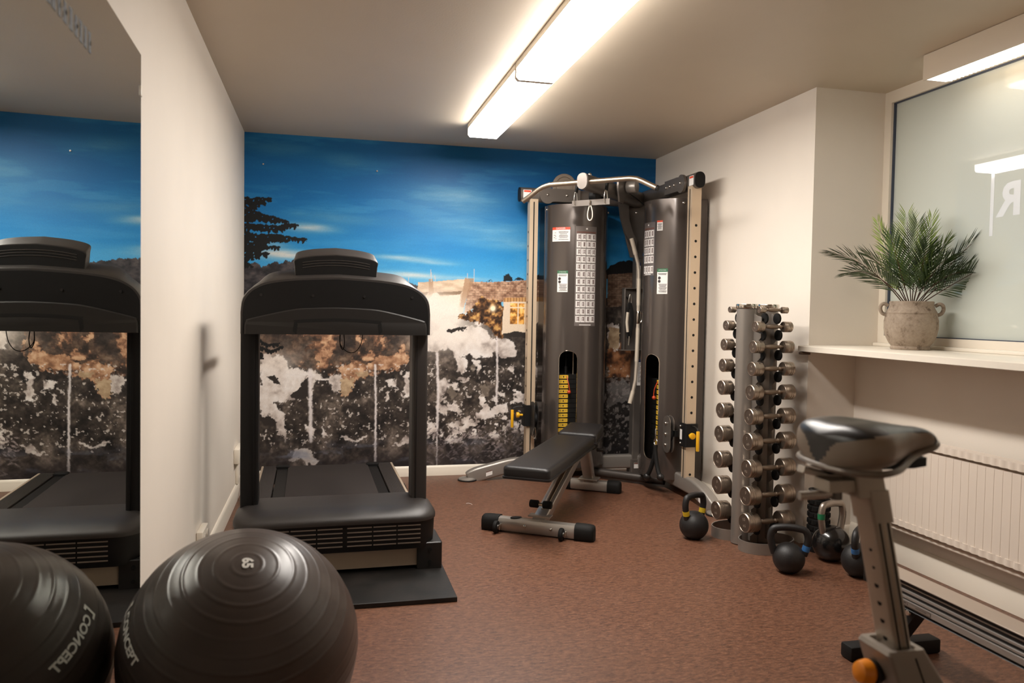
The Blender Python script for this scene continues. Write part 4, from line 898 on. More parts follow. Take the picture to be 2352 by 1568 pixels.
# floor cross tube joining both base tubes
mb = MB(); a, b = Vector((2.40, -.235, .045)), Vector((2.792, -.63, .045)); mb.tube([a, a.lerp(b, .33)+Vector((-.008, -.008, 0)), a.lerp(b, .66)+Vector((-.008, -.008, 0)), b], .030, 18); cr = mb.build('cross_tube', mat('dark_tube', (66, 60, 56), .4, metal=.4), tr)
mb = MB(); d_ = (b-a).normalized(); m0 = a.lerp(b, .80); mb.cyl(m0-d_*.03, m0+d_*.03, .034, seg=20, bev=.003); mb.build('collar', M_['steel'], cr)
# chin-up arm and bar
d2 = Vector((-.70711, -.70711, 0)); e2 = Vector((-.70711, .70711, 0)); A0 = Vector((2.755, -.20, 2.0)); A1 = Vector((2.073, -.897, 1.9955))
mb = MB(); mb.sweep([A0, A0.lerp(A1, .5), A0.lerp(A1, .86), A1], oval(.072, .104), up=(0, 0, 1), scale=[1.15, 1.08, 1, 1]); ca = mb.build('chin_up_arm', M_['gun'], tr)
mb = MB(); mb.sweep([A1, A1+d2*.008], oval(.068, .10), up=(0, 0, 1)); mb.build('end_cap', M_['gun'], ca)
bolt(A1-d2*.10+Vector((0, 0, .055)), .012, ca)
B0 = A1-d2*.035
bp = [(.447, -.093), (.40, -.068), (.335, -.028), (.30, -.011), (.25, 0), (.1, 0), (-.1, 0), (-.30, .0), (-.345, -.007), (-.38, -.022), (-.43, -.048), (-.47, -.068)]
mb = MB(); mb.tube([B0+e2*t+Vector((0, 0, z)) for t, z in bp], .0165, 16); bar = mb.build('pull_up_bar', M_['steel'], tr)
q0, q1 = bp[-2], bp[-1]; P0 = B0+e2*q1[0]+Vector((0, 0, q1[1])); dr = (e2*(q1[0]-q0[0])+Vector((0, 0, q1[1]-q0[1]))).normalized()
mb = MB(); mb.cyl(P0, P0+dr*.012, .0175, seg=16); mb.build('bar_end', M_['blackm'], bar)
# roller and bracket on the chin-up arm, pulley cheek plates
Rc = Vector((2.50, -.56, 2.03)); mb = MB(); mb.cyl(Rc-e2*.005, Rc-e2*.075, .042, seg=28, bev=.006); mb.build('roller', M_['silver'], tr)
mb = MB(); MM = frame(Rc+Vector((-.055, -.055, -.02)), d2, (0, 0, 1)); mb.prism([(-.09, .06), (.05, .075), (.06, .0), (.03, -.09), (-.02, -.10), (-.08, -.03)], .012, MM, bev=.003); mb.build('cheek_plate', M_['gun'], tr)
mb = MB(); mb.prism([(-.05, .06), (.04, .07), (.05, .0), (.02, -.08), (-.03, -.08)], .012, frame(Rc+Vector((-.15, -.10, -.03))+e2*.06, d2, (0, 0, 1)), bev=.003); mb.build('cheek_plate', M_['blackm'], tr)
mb = MB(); mb.cyl(Vector((2.235, -.74, 1.93)), Vector((2.235, -.74, 1.93))+e2*.05, .045, seg=24, bev=.006); mb.build('pulley_wheel', M_['blackm'], tr)
mb = MB(); mb.tube(smooth_path([Rc+Vector((.02, .0, -.04)), (2.62, -.46, 1.97), (2.70, -.42, 1.93)]), .0035, 8); mb.build('lift_cable', M_['blackm'], tr)
# round guide wheel standing behind the left top beam
mb = MB(); Wc = Vector((2.196, -.125, 2.085)); M = frame(Wc, (1, 0, 0), (0, 0, 1), (0, -1, 0))
mb.lathe([(0, -.012), (.088, -.012), (.09, -.008), (.09, .008), (.086, .012), (.068, .012), (.066, .004), (.062, .004), (.060, .010), (0, .010)], M, 48); mb.build('guide_wheel', mat('grey_nylon', (150, 136, 122), .5, var=.05), tr)

# lat yoke: a flat bar on two carabiners under the chin-up arm
def snap_hook(name, top, L, w, mtl, parent, axis, r=.0035):
    ax = Vector(axis).normalized(); top = Vector(top); Zv = Vector((0, 0, -1)); pts = []
    for i in range(28):
        t = 2*PI*i/28; y = (1-math.cos(t))/2; wv = math.sin(t)*(.5+.55*y)*w; pts.append(top+Zv*(y*L)+ax*wv)
    mb = MB(); mb.tube(pts, r, 8, closed=True); return mb.build(name, mtl, parent)
Y0_ = Vector((2.16, -.81, 1.879)); yk = MB()
Mq = Matrix.Translation(Y0_) @ Matrix((e2, d2, Vector((0, 0, 1)))).transposed().to_4x4()
yb = MB(); tb = bmesh.new(); bmesh.ops.create_cube(tb, size=1)
for v in tb.verts: v.co = Vector((v.co.x*.262, v.co.y*.008, v.co.z*.036))
yb.merge(tb, Mq); yoke = yb.build('lat_yoke', M_['gun'], tr)
for t in (.105, -.105): snap_hook('carabiner', Y0_+e2*t+Vector((0, 0, .075))+d2*.004, .085, .016, M_['zinc'], yoke, e2*.4+d2*.9)
for t in (.105, -.105):
    mb = MB(); mb.tube([Y0_+e2*t+Vector((0, 0, .068)), Y0_+e2*t+Vector((.01, .01, .12))], .011, 10); mb.build('cable_stop', M_['blackm'], yoke)
mb = MB(); mb.tube([Y0_+d2*.006+Vector((0, 0, .012)), Y0_+d2*.014+Vector((0, 0, -.004)), Y0_+d2*.006+Vector((0, 0, -.026))], .005, 8); mb.build('swivel', M_['steel'], yoke)
snap_hook('carabiner', Y0_+d2*.008+Vector((0, 0, -.018)), .095, .021, mat('white_carabiner', (232, 222, 206), .35, metal=.4), yoke, e2)

snap_hook('carabiner', PLm(.815, .16, .385), .075, .013, M_['zinc'], tl_, (1, 0, 0), .0035)
# accessory panel between column and right tower
mb = MB(); mb.bb(2.612, 2.622, -.285, -.235, .92, 1.362, bev=.002); mb.bb(2.622, 2.79, -.252, -.244, .92, 1.362)
mb.bb(2.588, 2.79, -.30, -.24, .915, .921, bev=.001); mb.bb(2.61, 2.79, -.29, -.24, 1.358, 1.364, bev=.001)
apn = mb.build('accessory_panel', M_['gun'], tr)
for x, z in ((2.640, 1.30), (2.665, 1.06)):
    mb = MB(); mb.tube(smooth_path([(x, -.252, z), (x, -.275, z-.012), (x, -.292, z+.002), (x, -.296, z+.02)], 4), .004, 8); mb.build('hook', M_['black'], apn)

# loose accessories: things of their own
lb = thing('lat_bar', 'long silver pull-down bar with bent ends, leaning upright before the central column', 'bar', (2.69, -.345, .55))
pts = [(2.630, -.345, 1.712), (2.664, -.345, 1.60), (2.682, -.345, 1.54), (2.690, -.345, 1.49), (2.693, -.345, 1.40), (2.694, -.345, 1.10), (2.690, -.345, .82), (2.687, -.345, .77), (2.684, -.345, .71), (2.668, -.345, .63), (2.645, -.345, .542)]
mb = MB(); mb.tube(pts, .0125, 14); mb.build('bar', mat('bar_nickel', (214, 202, 186), .34, metal=.5), lb)
gr = mat('pale_grip', (206, 194, 176), .5, metal=.2)
mb = MB(); mb.tube([pts[0], pts[1]], .0155, 14); mb.build('grip', gr, lb)
mb = MB(); mb.tube([pts[9], pts[10]], .0155, 14); mb.build('grip', gr, lb)
mb = MB(); mb.tube([(2.693, -.345, 1.43), (2.694, -.345, 1.24)], .0145, 14); mb.build('sleeve', gr, lb)
mb = MB(); mb.tube([(2.694, -.345, 1.08), (2.690, -.345, .84)], .0145, 14); mb.build('sleeve', gr, lb)
mb = MB(); mb.cyl((2.694, -.345, 1.11), (2.694, -.345, 1.20), .016, seg=16, bev=.003); sw = mb.build('swivel_clamp', M_['chrome'], lb)
mb = MB(); mb.tube([(2.707, -.345, 1.195), (2.722, -.345, 1.18), (2.722, -.345, 1.13), (2.707, -.345, 1.115)], .003, 8); mb.build('eyelet', M_['chrome'], sw)
hs = thing('strap_handle', 'black strap handle with steel rings hanging on the accessory panel', 'handle', (2.65, -.31, 1.0))
snap_hook('carabiner', (2.640, -.318, 1.318), .075, .012, M_['zinc'], hs, (1, 0, 0), .003)
mb = MB(); lp = smooth_path([(2.638, -.318, 1.255), (2.624, -.32, 1.20), (2.618, -.32, 1.12), (2.626, -.32, 1.05), (2.638, -.32, 1.01), (2.652, -.32, 1.07), (2.658, -.32, 1.15), (2.652, -.319, 1.22), (2.640, -.318, 1.255)], 5)
mb.sweep(lp[:-1], rrect(-.012, .012, -.003, .003, .002, 2), up=(0, 1, 0), closed=True); mb.build('strap', M_['rubber'], hs)
mb = MB(); mb.tube([(2.624, -.322, 1.19), (2.618, -.322, 1.12), (2.626, -.322, 1.05)], .011, 10); lab(mb.build('grip', gr, hs), 'pale grip')
mb = MB(); mb.tube([(2.638, -.32, 1.02), (2.636, -.32, .985), (2.633, -.32, .955)], .005, 8); mb.build('buckle', M_['zinc'], hs)
# rope handle hooked on the right pulley
rp = thing('rope_handle', 'black two-ended rope handle hanging from the right pulley by steel rings', 'handle', (2.59, -.92, .10))
top = PRm(.70, .19, .445)
snap_hook('carabiner', top, .075, .013, M_['zinc'], rp, (.5, .8, 0), .0035)
mb = MB(); rc = top+Vector((0, 0, -.085)); mb.tube([rc+Vector((0, .022*math.cos(t), .022*math.sin(t))) for t in [i*PI/10 for i in range(20)]], .004, 8, closed=True); mb.build('ring', M_['zinc'], rp)
for dy, z1, x1 in ((.055, .125, -.03), (-.085, .150, .0)):
    mb = MB(); pth = smooth_path([rc+Vector((0, 0, -.02)), rc+Vector((-.002, dy*.1, -.08)), rc+Vector((x1*.5, dy*.5, -.17)), Vector((rc.x+x1, rc.y+dy, z1))], 6); mb.tube(pth, .014, 12); strand = mb.build('rope_strand', M_['rubber'], rp)
    mb = MB(); mb.sphere(pth[-1], .024, 20); mb.build('rope_knob', M_['black'], strand)
# ------------------------------------------------------------------ adjustable bench
F0 = Vector((1.633, -1.567, 0)); U = Vector((.554, .8325, 0)).normalized(); Vv = Vector((U.y, -U.x, 0))
def B(s, t, z): return F0+U*s+Vv*t+Vector((0, 0, z))
bn = thing('weight_bench', 'black padded adjustable bench on a grey steel frame, in front of the cable machine', 'bench', B(.45, 0, 0))
def Bm(s, t, z, tilt=0.0):
    c, s_ = math.cos(tilt), math.sin(tilt); ax = U*c+Vector((0, 0, s_)); up = Vector((0, 0, c))-U*s_
    M = Matrix((Vv, ax, up)).transposed().to_4x4(); M.translation = B(s, t, z); return M       # local: x right, y along, z up
pipe = mat('bench_silver_grey', (176, 170, 163), .31, metal=.6, spec=.5, bump=.05, bscale=900)
def pad(nm, s, z, tilt, L, w0, w1, th, taper=0.0):
    M = Bm(s, 0, z, tilt); mb = MB()
    def ring(zz, ins, r): 
        pts = rrect(-w0/2+ins, w0/2-ins, ins, L-ins, r, 6); return [M @ Vector((x*(1+(w1/w0-1)*(y/L)), y, zz)) for x, y in pts]
    loops = [ring(0, .004, .02), ring(.0, 0, .024), ring(.010, 0, .024), ring(.012, .006, .022), ring(th-.018, .004, .026), ring(th-.008, .007, .026), ring(th-.002, .014, .026), ring(th, .026, .03)]
    mb.loft(loops); return mb.build(nm, M_['leather'], bn, sharp=50)
tl = math.atan2(.030, .95)
pad('back_pad', -.215, .332, tl, .955, .262, .262, .064)
pad('seat_pad', .762, .366, math.radians(7.5), .27, .262, .235, .068)
mb = MB(); M = Bm(-.02, 0, .326, tl); tbm = bmesh.new(); bmesh.ops.create_cube(tbm, size=1)
for v in tbm.verts: v.co = Vector((v.co.x*.06, (v.co.y+.5)*.72, v.co.z*.025))
mb.merge(tbm, M); mb.build('pad_rail', M_['gun'], bn)
# main beam and rear leg
def beam(nm, a, b, w, h, mtl, par=None):
    mb = MB(); mb.sweep([a, b], rrect(-w/2, w/2, -h/2, h/2, .008, 3), up=(0, 0, 1)); return mb.build(nm, mtl, par or bn)
mbm = beam('main_beam', B(.02, 0, .055), B(.86, 0, .345), .075, .055, pipe)
mb = MB(); a, b = B(.10, 0, .055+.028+.03), B(.66, 0, .28+.029); mb.sweep([a, b], rrect(-.014, .014, -.003, .003, .002, 2), up=(0, 0, 1)); mb.build('adjustment_track', M_['steel'], mbm)
mb = MB(); mb.sweep([B(.02, 0, .089), B(.075, 0, .090)], rrect(-.062, .062, -.004, .004, .003, 2), up=(0, 0, 1)); mb.build('weld_plate', pipe, mbm)
beam('rear_leg', B(.93, 0, .355), B(1.105, 0, .075), .07, .055, pipe)
beam('rear_brace', B(.995, 0, .36), B(1.13, 0, .16), .04, .03, M_['gun'])
mb = MB(); mb.box(B(1.10, 0, .084), (.13, .10, .012), Matrix.Rotation(math.atan2(Vv.y, Vv.x), 3, 'Z'), bev=.004); mb.build('foot_plate', pipe, bn)
def foot(s, half, capl, r, nm):
    prof = [(-r, -.6*r), (-r*.8, -r), (r*.8, -r), (r, -.6*r), (r, .35*r), (r*.72, .85*r), (0, r), (-r*.72, .85*r), (-r, .35*r)]
    mb = MB(); mb.sweep([B(s, -half+capl, r+.008), B(s, half-capl, r+.008)], prof, up=(0, 0, 1)); ft = mb.build(nm, pipe, bn, sharp=45)
    for sg in (-1, 1):
        R2 = r*1.17; pp = [(x/r*R2, max(y/r*R2, -r-.0075)) for x, y in prof]
        ts = [half-capl-.012, half-.035, half-.012, half-.003, half]; scs = [1, 1, .93, .78, .55]
        mb = MB(); loops = []
        for t, k in zip(ts, scs): loops.append([B(s+x*k, sg*t, r+.008+(y if y < 0 else y*k)) for x, y in pp])
        mb.loft(loops); mb.build('end_cap', M_['rubber'], ft, sharp=50)
    return ft
ff = foot(0, .312, .088, .036, 'front_foot'); foot(1.115, .212, .075, .034, 'rear_foot')
for t in (-.212, .150):
    mb = MB(); c = B(-.062, t, .034); mb.cyl(c-Vv*.011, c+Vv*.011, .0335, seg=28, bev=.007); wh = mb.build('transport_wheel', M_['rubber'], bn)
    mb = MB(); mb.cyl(c+Vv*.011, c+Vv*.016, .014, seg=16); mb.box(c+Vv*.02+U*.02, (.006, .05, .03), Matrix.Rotation(math.atan2(Vv.y, Vv.x), 3, 'Z'), bev=.002); mb.build('wheel_bracket', M_['zinc'], wh)
for t in (-.06, .085):
    mb = MB(); c = B(-.0365, t, .046); mb.sphere(c, .009, 12); mb.build('bolt', M_['zinc'], ff)
mb = MB(); mb.lathe([(0, .0), (.026, .0), (.024, .004), (0, .005)], Matrix.Translation(B(-.002, -.12, .0775)) @ Matrix.Diagonal((1.25, .8, 1, 1)), 24); mb.build('badge', M_['blackm'], ff)
for t0, t1 in ((-.078, -.018), (.0, .06)):
    pass
rt = MB(); rt.cyl(B(.055, -.03, .148), B(.055, .03, .148), .009, seg=12); ro = rt.build('roller_axle', M_['steel'], mbm)
for t0, t1 in ((-.062, -.012), (.012, .062)):
    mb = MB(); mb.cyl(B(.052, t0, .150), B(.052, t1, .150), .021, seg=20, bev=.006); mb.build('rubber_stop', M_['rubber'], mbm)
mb = MB(); mb.box(B(1.0, .06, .345), (.01, .12, .085), Matrix.Rotation(math.atan2(Vv.y, Vv.x), 3, 'Z'), bev=.02); sb = mb.build('seat_bracket', M_['blackm'], bn)
mb = MB(); mb.sphere(B(.98, .067, .36), .009, 12); mb.build('bolt', M_['zinc'], sb)
mb = MB(); mb.cyl(B(1.04, .06, .29), B(1.06, .10, .285), .012, seg=14, bev=.003); mb.build('pop_pin', M_['black'], bn)

# ------------------------------------------------------------------ dumbbell tower
RC = Vector((2.70, -1.90, 0))
rk = thing('dumbbell_rack', 'grey two-sided dumbbell tower with a chrome cap, standing by the wall corner', 'rack', RC)
rkm = mat('rack_silver_grey', (146, 139, 132), .34, metal=.55, spec=.5, bump=.04, bscale=900)
th0 = math.radians(4)
def rot2(v, a): return Vector((v.x*math.cos(a)-v.y*math.sin(a), v.x*math.sin(a)+v.y*math.cos(a), 0))
nA = rot2(Vector((0, -1, 0)), th0); nB = -nA; axR = rot2(nA, PI/2)
for sg in (-1, 1):
    c = RC+axR*sg*.064; mb = MB(); mb.cyl(c+Vector((0, 0, .004)), c+Vector((0, 0, 1.216)), .051, seg=40); mb.build('upright', rkm, rk)
    mb = MB(); mb.cyl(c+Vector((0, 0, 1.2165)), c+Vector((0, 0, 1.241)), .055, seg=40, bev=.004); mb.build('chrome_cap', M_['chrome'], rk)
mb = MB(); mb.box(RC+Vector((0, 0, .61)), (.10, .03, 1.20), Matrix.Rotation(th0, 3, 'Z')); mb.build('web', rkm, rk)
for n_ in (nA, nB):                          # bent steel bands as the base
    c = RC+n_*.125; pts = [c+n_*.105*math.cos(a)+axR*.145*math.sin(a)+Vector((0, 0, .0285)) for a in [2*PI*i/48 for i in range(48)]]
    mb = MB(); mb.sweep(pts, [(-.0025, -.028), (.0025, -.028), (.0025, .028), (-.0025, .028)], up=(0, 0, 1), closed=True); bd_ = mb.build('base_band', rkm, rk)
    mb = MB(); mb.sphere(c-n_*.097-axR*.06, .012, 12); mb.build('bolt', M_['black'], bd_)
zA = [1.211, 1.127, 1.026, .916, .798, .677, .552, .416, .279, .143]
zB = [1.209, 1.124, 1.030, .922, .808, .690, .566, .434, .300, .160]
hdr = [.0165, .027, .0315, .0355, .039, .041, .0445, .0455, .0485, .049]
hlen = [.034, .046, .052, .056, .060, .063, .066, .068, .071, .073]
hoff = [.066, .082, .088, .091, .094, .095, .097, .099, .100, .100]
db_m = mat('satin_dumbbell_steel', (168, 154, 140), .34, metal=.9, bump=.05, bscale=500)
db_f = mat('dumbbell_face', (104, 90, 80), .42, metal=.7, bump=.05)
grip_m = mat('knurled_steel', (146, 130, 114), .42, metal=.9, bump=.5, bscale=1600)
engr = mat('engraved_white', (206, 192, 176), .4, metal=.6)
ordn = ['topmost', 'second from the top', 'third from the top', 'fourth from the top', 'fifth from the top', 'fifth from the bottom', 'fourth from the bottom', 'third from the bottom', 'second from the bottom', 'bottom']
sizew = ['tiny', 'small', 'small', 'medium', 'medium', 'medium', 'large', 'large', 'large', 'largest']
def side(nrm, dist, zs, where):
    ax = rot2(nrm, PI/2)
    # notched bracket plates
    for t in (-.052, .052):
        M = frame(RC+ax*t, nrm, (0, 0, 1)); poly = [(.03, 1.20)]
        top = zs[0]+.0
        for z in zs:
            poly += [(.075, z-.004), (dist-.012, z-.010), (dist-.012, z-.030), (.068, z-.064)]
        poly += [(.068, .03), (.03, .03)]
        mb = MB(); mb.prism(poly, .004, M); mb.build('notched_bracket', rkm, rk, sharp=20)
    for i, z in enumerate(zs):
        for t in (-1, 1):
            c = RC+nrm*(dist-.012)+ax*t*(hoff[i]-hlen[i]/2-.012)+Vector((0, 0, z-.017)); mb = MB(); mb.cyl(c-ax*.006, c+ax*.006, .0275, seg=24, bev=.003); mb.build('cradle', M_['rubber'], rk)
    for i, z in enumerate(zs):
        c = RC+nrm*(dist+.004)+Vector((0, 0, z+.0275-.017+.014+.0015)); c.z = z+.026
        lbl = f'{sizew[i]} steel dumbbell, {ordn[i]} on the rack side {where}'
        d = thing('dumbbell', lbl, 'dumbbell', c, 'steel dumbbells on the two-sided rack')
        R_, L_, O_ = hdr[i], hlen[i], hoff[i]
        for t in (-1, 1):
            a = ax*t; M = rot_to(a); M.translation = c+a*(O_-L_/2)
            g = min(.0016, R_*.05)
            mb = MB(); mb.lathe([(.010, 0), (R_*.90, 0), (R_, R_*.12), (R_, L_*.52), (R_-g, L_*.53), (R_-g, L_*.57), (R_, L_*.58), (R_, L_*.70), (R_-g, L_*.71), (R_-g, L_*.75), (R_, L_*.76), (R_, L_-R_*.09), (R_*.93, L_-.0004), (R_*.90, L_-.0004), (R_*.885, L_-.0016)], M, 36)
            h = mb.build('head', db_m, d, sharp=40)
            mb = MB(); mb.mi = 0; mb.lathe([(R_*.886, L_-.0017), (0, L_-.0017)], M, 36)
            if a.x < 0:
                fo = c+a*(O_+L_/2-.0012); rt_ = a.cross(Vector((0, 0, 1))).normalized()*-1; upv = Vector((0, 0, 1)); q = random.Random(i*7+len(where)).uniform(-.7, .5)
                r2 = rt_*math.cos(q)+upv*math.sin(q); u2 = upv*math.cos(q)-rt_*math.sin(q)
                mb.mi = 1; mb.text(str(i+1), R_*.48, lambda x, y: fo+r2*x+u2*(y+R_*.34)); mb.text('KG', R_*.34, lambda x, y: fo+r2*x+u2*(y-R_*.30))
            mb.build('end_face', [db_f, engr], h)
        n = 9; hl = O_-L_/2; pr_ = [(0, -hl), (.0095, -hl), (.0095, -hl*.8), (.012, -hl*.75), (.0095, -hl*.68), (.0095, -hl*.55), (.0118, -hl*.48), (.0148, 0), (.0118, hl*.48), (.0095, hl*.55), (.0095, hl*.68), (.012, hl*.75), (.0095, hl*.8), (.0095, hl), (0, hl)]
        k_ = min(1, .62+R_*9); pr_ = [(r*k_, z_) for r, z_ in pr_]
        M = rot_to(ax); M.translation = c; mb = MB(); mb.lathe(pr_, M, 14); mb.build('handle', grip_m, d)
side(nA, .125, [z-.026 for z in zA], 'turned towards the exercise bike')
side(nB, .125, [z-.026 for z in zA], 'turned towards the cable machine')

# ------------------------------------------------------------------ kettlebells
cast = mat('black_cast_iron', (27, 25, 25), .5, spec=.5, bump=.35, bscale=260)
gloss = mat('black_gloss_iron', (20, 19, 19), .22, spec=.5, bump=.05, coat=.3)
hgrey = mat('bare_steel_handle', (168, 158, 148), .36, metal=.85, bump=.1, bscale=500)
def kettlebell(pos, r, hgt, hw, rt, ang, label, m_ball, m_h, band, lean=0.0):
    p = Vector((pos[0], pos[1], 0)); kb = thing('kettlebell', label, 'kettlebell', p, 'kettlebells on the floor by the dumbbell rack')
    zc = r*.93; prof = []
    for i in range(0, 25):
        a = -PI/2+PI*i/24; rr, zz = r*math.cos(a), zc+r*math.sin(a)
        if zz >= .0008: prof.append((rr, zz))
    z0 = .0008; r0 = math.sqrt(max(1e-6, r*r-(zc-z0)**2)); prof = [(0, z0), (r0*.9, z0)]+prof; prof[-1] = (0, prof[-1][1])
    mb = MB(); mb.lathe(prof, Matrix.Translation(p), 40); body = mb.build('ball', m_ball, kb)
    ax = Vector((math.cos(ang), math.sin(ang), 0)); zt = hgt-rt; x0 = hw*.86
    zb = zc+math.sqrt(max(0, r*r-(hw*.80)**2))-.012
    pts = [p+ax*x+Vector((0, 0, z)) for x, z in ((-hw*.78, zb), (-hw*.92, zb+(zt-zb)*.30), (-hw, zb+(zt-zb)*.62), (-hw*.86, zt-hw*.16), (-hw*.5, zt-.003), (0, zt), (hw*.5, zt-.003), (hw*.86, zt-hw*.16), (hw, zb+(zt-zb)*.62), (hw*.92, zb+(zt-zb)*.30), (hw*.78, zb))]
    sp = smooth_path(pts, 5); mb = MB(); mb.tube(sp, rt, 16); hd_ = mb.build('handle', m_h, kb)
    for sgn, col_ in band:
        i0 = 5 if sgn < 0 else len(sp)-6; a_, b_ = sp[i0-2 if sgn < 0 else i0+2], sp[i0]
        a2, b2 = (sp[3], sp[6]) if sgn < 0 else (sp[-4], sp[-7])
        if isinstance(col_, tuple): col_, k0, k1 = col_; a2, b2 = (sp[k0], sp[k1]) if sgn < 0 else (sp[-1-k0], sp[-1-k1])
        mb = MB(); mb.cyl(a2, b2, rt*1.07, seg=20); lab(mb.build('colour_band', col_, hd_), 'coloured band round the handle foot')
    return kb
yb_ = mat('yellow_band', (214, 182, 40), .5); bb_ = mat('blue_band', (52, 104, 160), .45); gb_ = mat('green_band', (28, 112, 72), .45)
kettlebell((2.43, -1.785), .076, .247, .070, .0165, math.radians(22), 'black kettlebell with yellow handle bands, standing left of the dumbbell rack', cast, cast, [(-1, yb_), (1, yb_)])
kettlebell((2.615, -2.365), .072, .226, .082, .0165, math.radians(-28), 'black kettlebell with one blue band, in front of the dumbbell rack', cast, cast, [(1, bb_)])
kettlebell((2.925, -2.245), .089, .295, .072, .0165, math.radians(12), 'glossy black kettlebell with a bare steel handle and green band, behind the bike post', gloss, hgrey, [(-1, (gb_, 8, 11))])
kettlebell((2.905, -2.475), .078, .235, .080, .0165, math.radians(38), 'black kettlebell with a bright blue band, half hidden behind the bike post', cast, cast, [(-1, bb_)])
th_ = MB(); th_.tube(smooth_path([(1.378, -.852, .0014), (1.392, -.845, .0016), (1.405, -.862, .0016), (1.410, -.885, .0014)], 5), .0012, 6); th = th_.build('thread', M_['paper'], loc=(1.39, -.86, 0)); tag(th, 'tiny curl of white thread lying on the brown floor left of the bench', 'thread')
# grid foam roller
fr_ = thing('foam_roller', 'black hollow foam roller with grooved surface, standing upright by the wall corner', 'foam roller', (2.955, -2.10, 0))
M = Matrix.Translation((2.955, -2.10, .0005)); pr_ = [(.036, 0), (.050, 0)]
nr = 9
for k in range(nr):
    z0 = .006+k*.0335; pr_ += [(.0525, z0), (.0525, z0+.024), (.0478, z0+.026), (.0478, z0+.0315)]
pr_ += [(.0525, .308), (.051, .312), (.037, .312), (.036, .31), (.036, 0)]
mb = MB(); mb.lathe(pr_, M, 40); mb.build('roller_foam', mat('roller_black', (19, 18, 18), .55, bump=.1), fr_, sharp=30)
mb = MB()
for k in range(nr):
    for q in range(10):
        a = 2*PI*q/10+(k % 2)*.3; z0 = .008+k*.0335; c = Vector((2.955+.0535*math.cos(a), -2.10+.0535*math.sin(a), z0+.0115)); mb.box(c, (.004, .022, .018), Matrix.Rotation(a, 3, 'Z'), bev=.001, seg=1)
o = mb.build('grip_tread', M_['rubber'], fr_); o['kind'] = 'stuff'
# ------------------------------------------------------------------ radiator under the ledge
ra = thing('radiator', 'white ribbed panel radiator low on the wall under the window shelf', 'radiator', (3.16, -3.2, .21))
radm = mat('radiator_enamel', (226, 213, 199), .4, spec=.4, var=.02, vscale=5)
ya, yb, z0, z1 = -2.14, -4.35, .222, .585; prof = []; n = int((ya-yb)/.0415)
for k in range(n):
    y = ya-k*.0415; prof += [(3.131, y), (3.131, y-.036), (3.1325, y-.038), (3.1325, y-.0395)]
outl = prof+[(3.15, ya-n*.0415), (3.15, ya)]
mb = MB(); mb.loft([[(x, y, z) for x, y in outl] for z in (z0+.02, z1)]); mb.build('ribbed_panel', radm, ra, sharp=25)
mb = MB()
cor = [(3.1285+.004*math.sin(k*PI/2), ya-k*.0104) for k in range(int((ya-yb)/.0104))]
o2 = cor+[(3.185, yb), (3.185, ya)]
mb.loft([[(x, y, z) for x, y in o2] for z in (.598, .628)]); top = mb.build('top_grille', radm, ra, sharp=60)
mb = MB(); mb.loft([[(x, y, z) for x, y in o2] for z in (z0-.006, z0+.022)]); mb.build('bottom_edge', radm, ra, sharp=60)
mb = MB(); mb.bb(3.152, 3.178, yb, ya, z0+.01, .60); mb.build('rear_panel', mat('radiator_back', (150, 132, 116), .5), ra)
for y in (-2.45, -4.0):
    mb = MB(); mb.bb(3.178, 3.2045, y-.015, y+.015, .30, .60); mb.build('wall_mount', radm, ra)
mb = MB(); mb.tube([(3.155, -2.20, .225), (3.155, -2.20, .19), (3.155, -4.3, .19), (3.155, -4.3, .225)], .008, 10); mb.build('pipe', radm, ra)

# ------------------------------------------------------------------ potted palm on the ledge
PC = Vector((3.215, -2.385, 1.0335))
pp = thing('potted_palm', 'small green palm in a weathered grey two-handled clay pot on the window shelf', 'plant', PC)
def clay():
    m = bpy.data.materials.new('weathered_clay'); m.use_nodes = True; nt = m.node_tree; b = nt.nodes['Principled BSDF']; b.inputs['Roughness'].default_value = .9; b.inputs['Specular IOR Level'].default_value = .15
    tc = nt.nodes.new('ShaderNodeTexCoord')
    n1 = nt.nodes.new('ShaderNodeTexNoise'); n1.inputs['Scale'].default_value = 14; n1.inputs['Detail'].default_value = 8; n1.inputs['Roughness'].default_value = .75
    n2 = nt.nodes.new('ShaderNodeTexNoise'); n2.inputs['Scale'].default_value = 90; n2.inputs['Detail'].default_value = 4
    nt.links.new(tc.outputs['Object'], n1.inputs['Vector']); nt.links.new(tc.outputs['Object'], n2.inputs['Vector'])
    r1 = nt.nodes.new('ShaderNodeValToRGB'); e = r1.color_ramp.elements; e[0].position = .36; e[0].color = lin((106, 90, 76)); e[1].position = .46; e[1].color = lin((160, 144, 127))
    e2_ = r1.color_ramp.elements.new(.7); e2_.color = lin((178, 163, 146))
    nt.links.new(n1.outputs['Fac'], r1.inputs['Fac'])
    mx = nt.nodes.new('ShaderNodeMix'); mx.data_type = 'RGBA'; mx.blend_type = 'MULTIPLY'; mx.inputs[0].default_value = .35
    nt.links.new(r1.outputs['Color'], mx.inputs[6]); nt.links.new(n2.outputs['Fac'], mx.inputs[7]); nt.links.new(mx.outputs[2], b.inputs['Base Color'])
    bp = nt.nodes.new('ShaderNodeBump'); bp.inputs['Strength'].default_value = .5; bp.inputs['Distance'].default_value = .003
    nt.links.new(n2.outputs['Fac'], bp.inputs['Height']); nt.links.new(bp.outputs['Normal'], b.inputs['Normal'])
    return m
cl = clay(); M = Matrix.Translation(PC)
mb = MB(); mb.lathe([(0, .0005), (.084, .0005), (.087, .006), (.085, .014), (.083, .017), (.096, .035), (.110, .065), (.1165, .10), (.1165, .135), (.111, .160), (.1085, .168), (.111, .172), (.108, .177), (.099, .194), (.094, .21), (.096, .221), (.094, .227), (.088, .227), (.086, .215), (.0, .205)], M, 56)
pot = mb.build('pot', cl, pp, sharp=50)
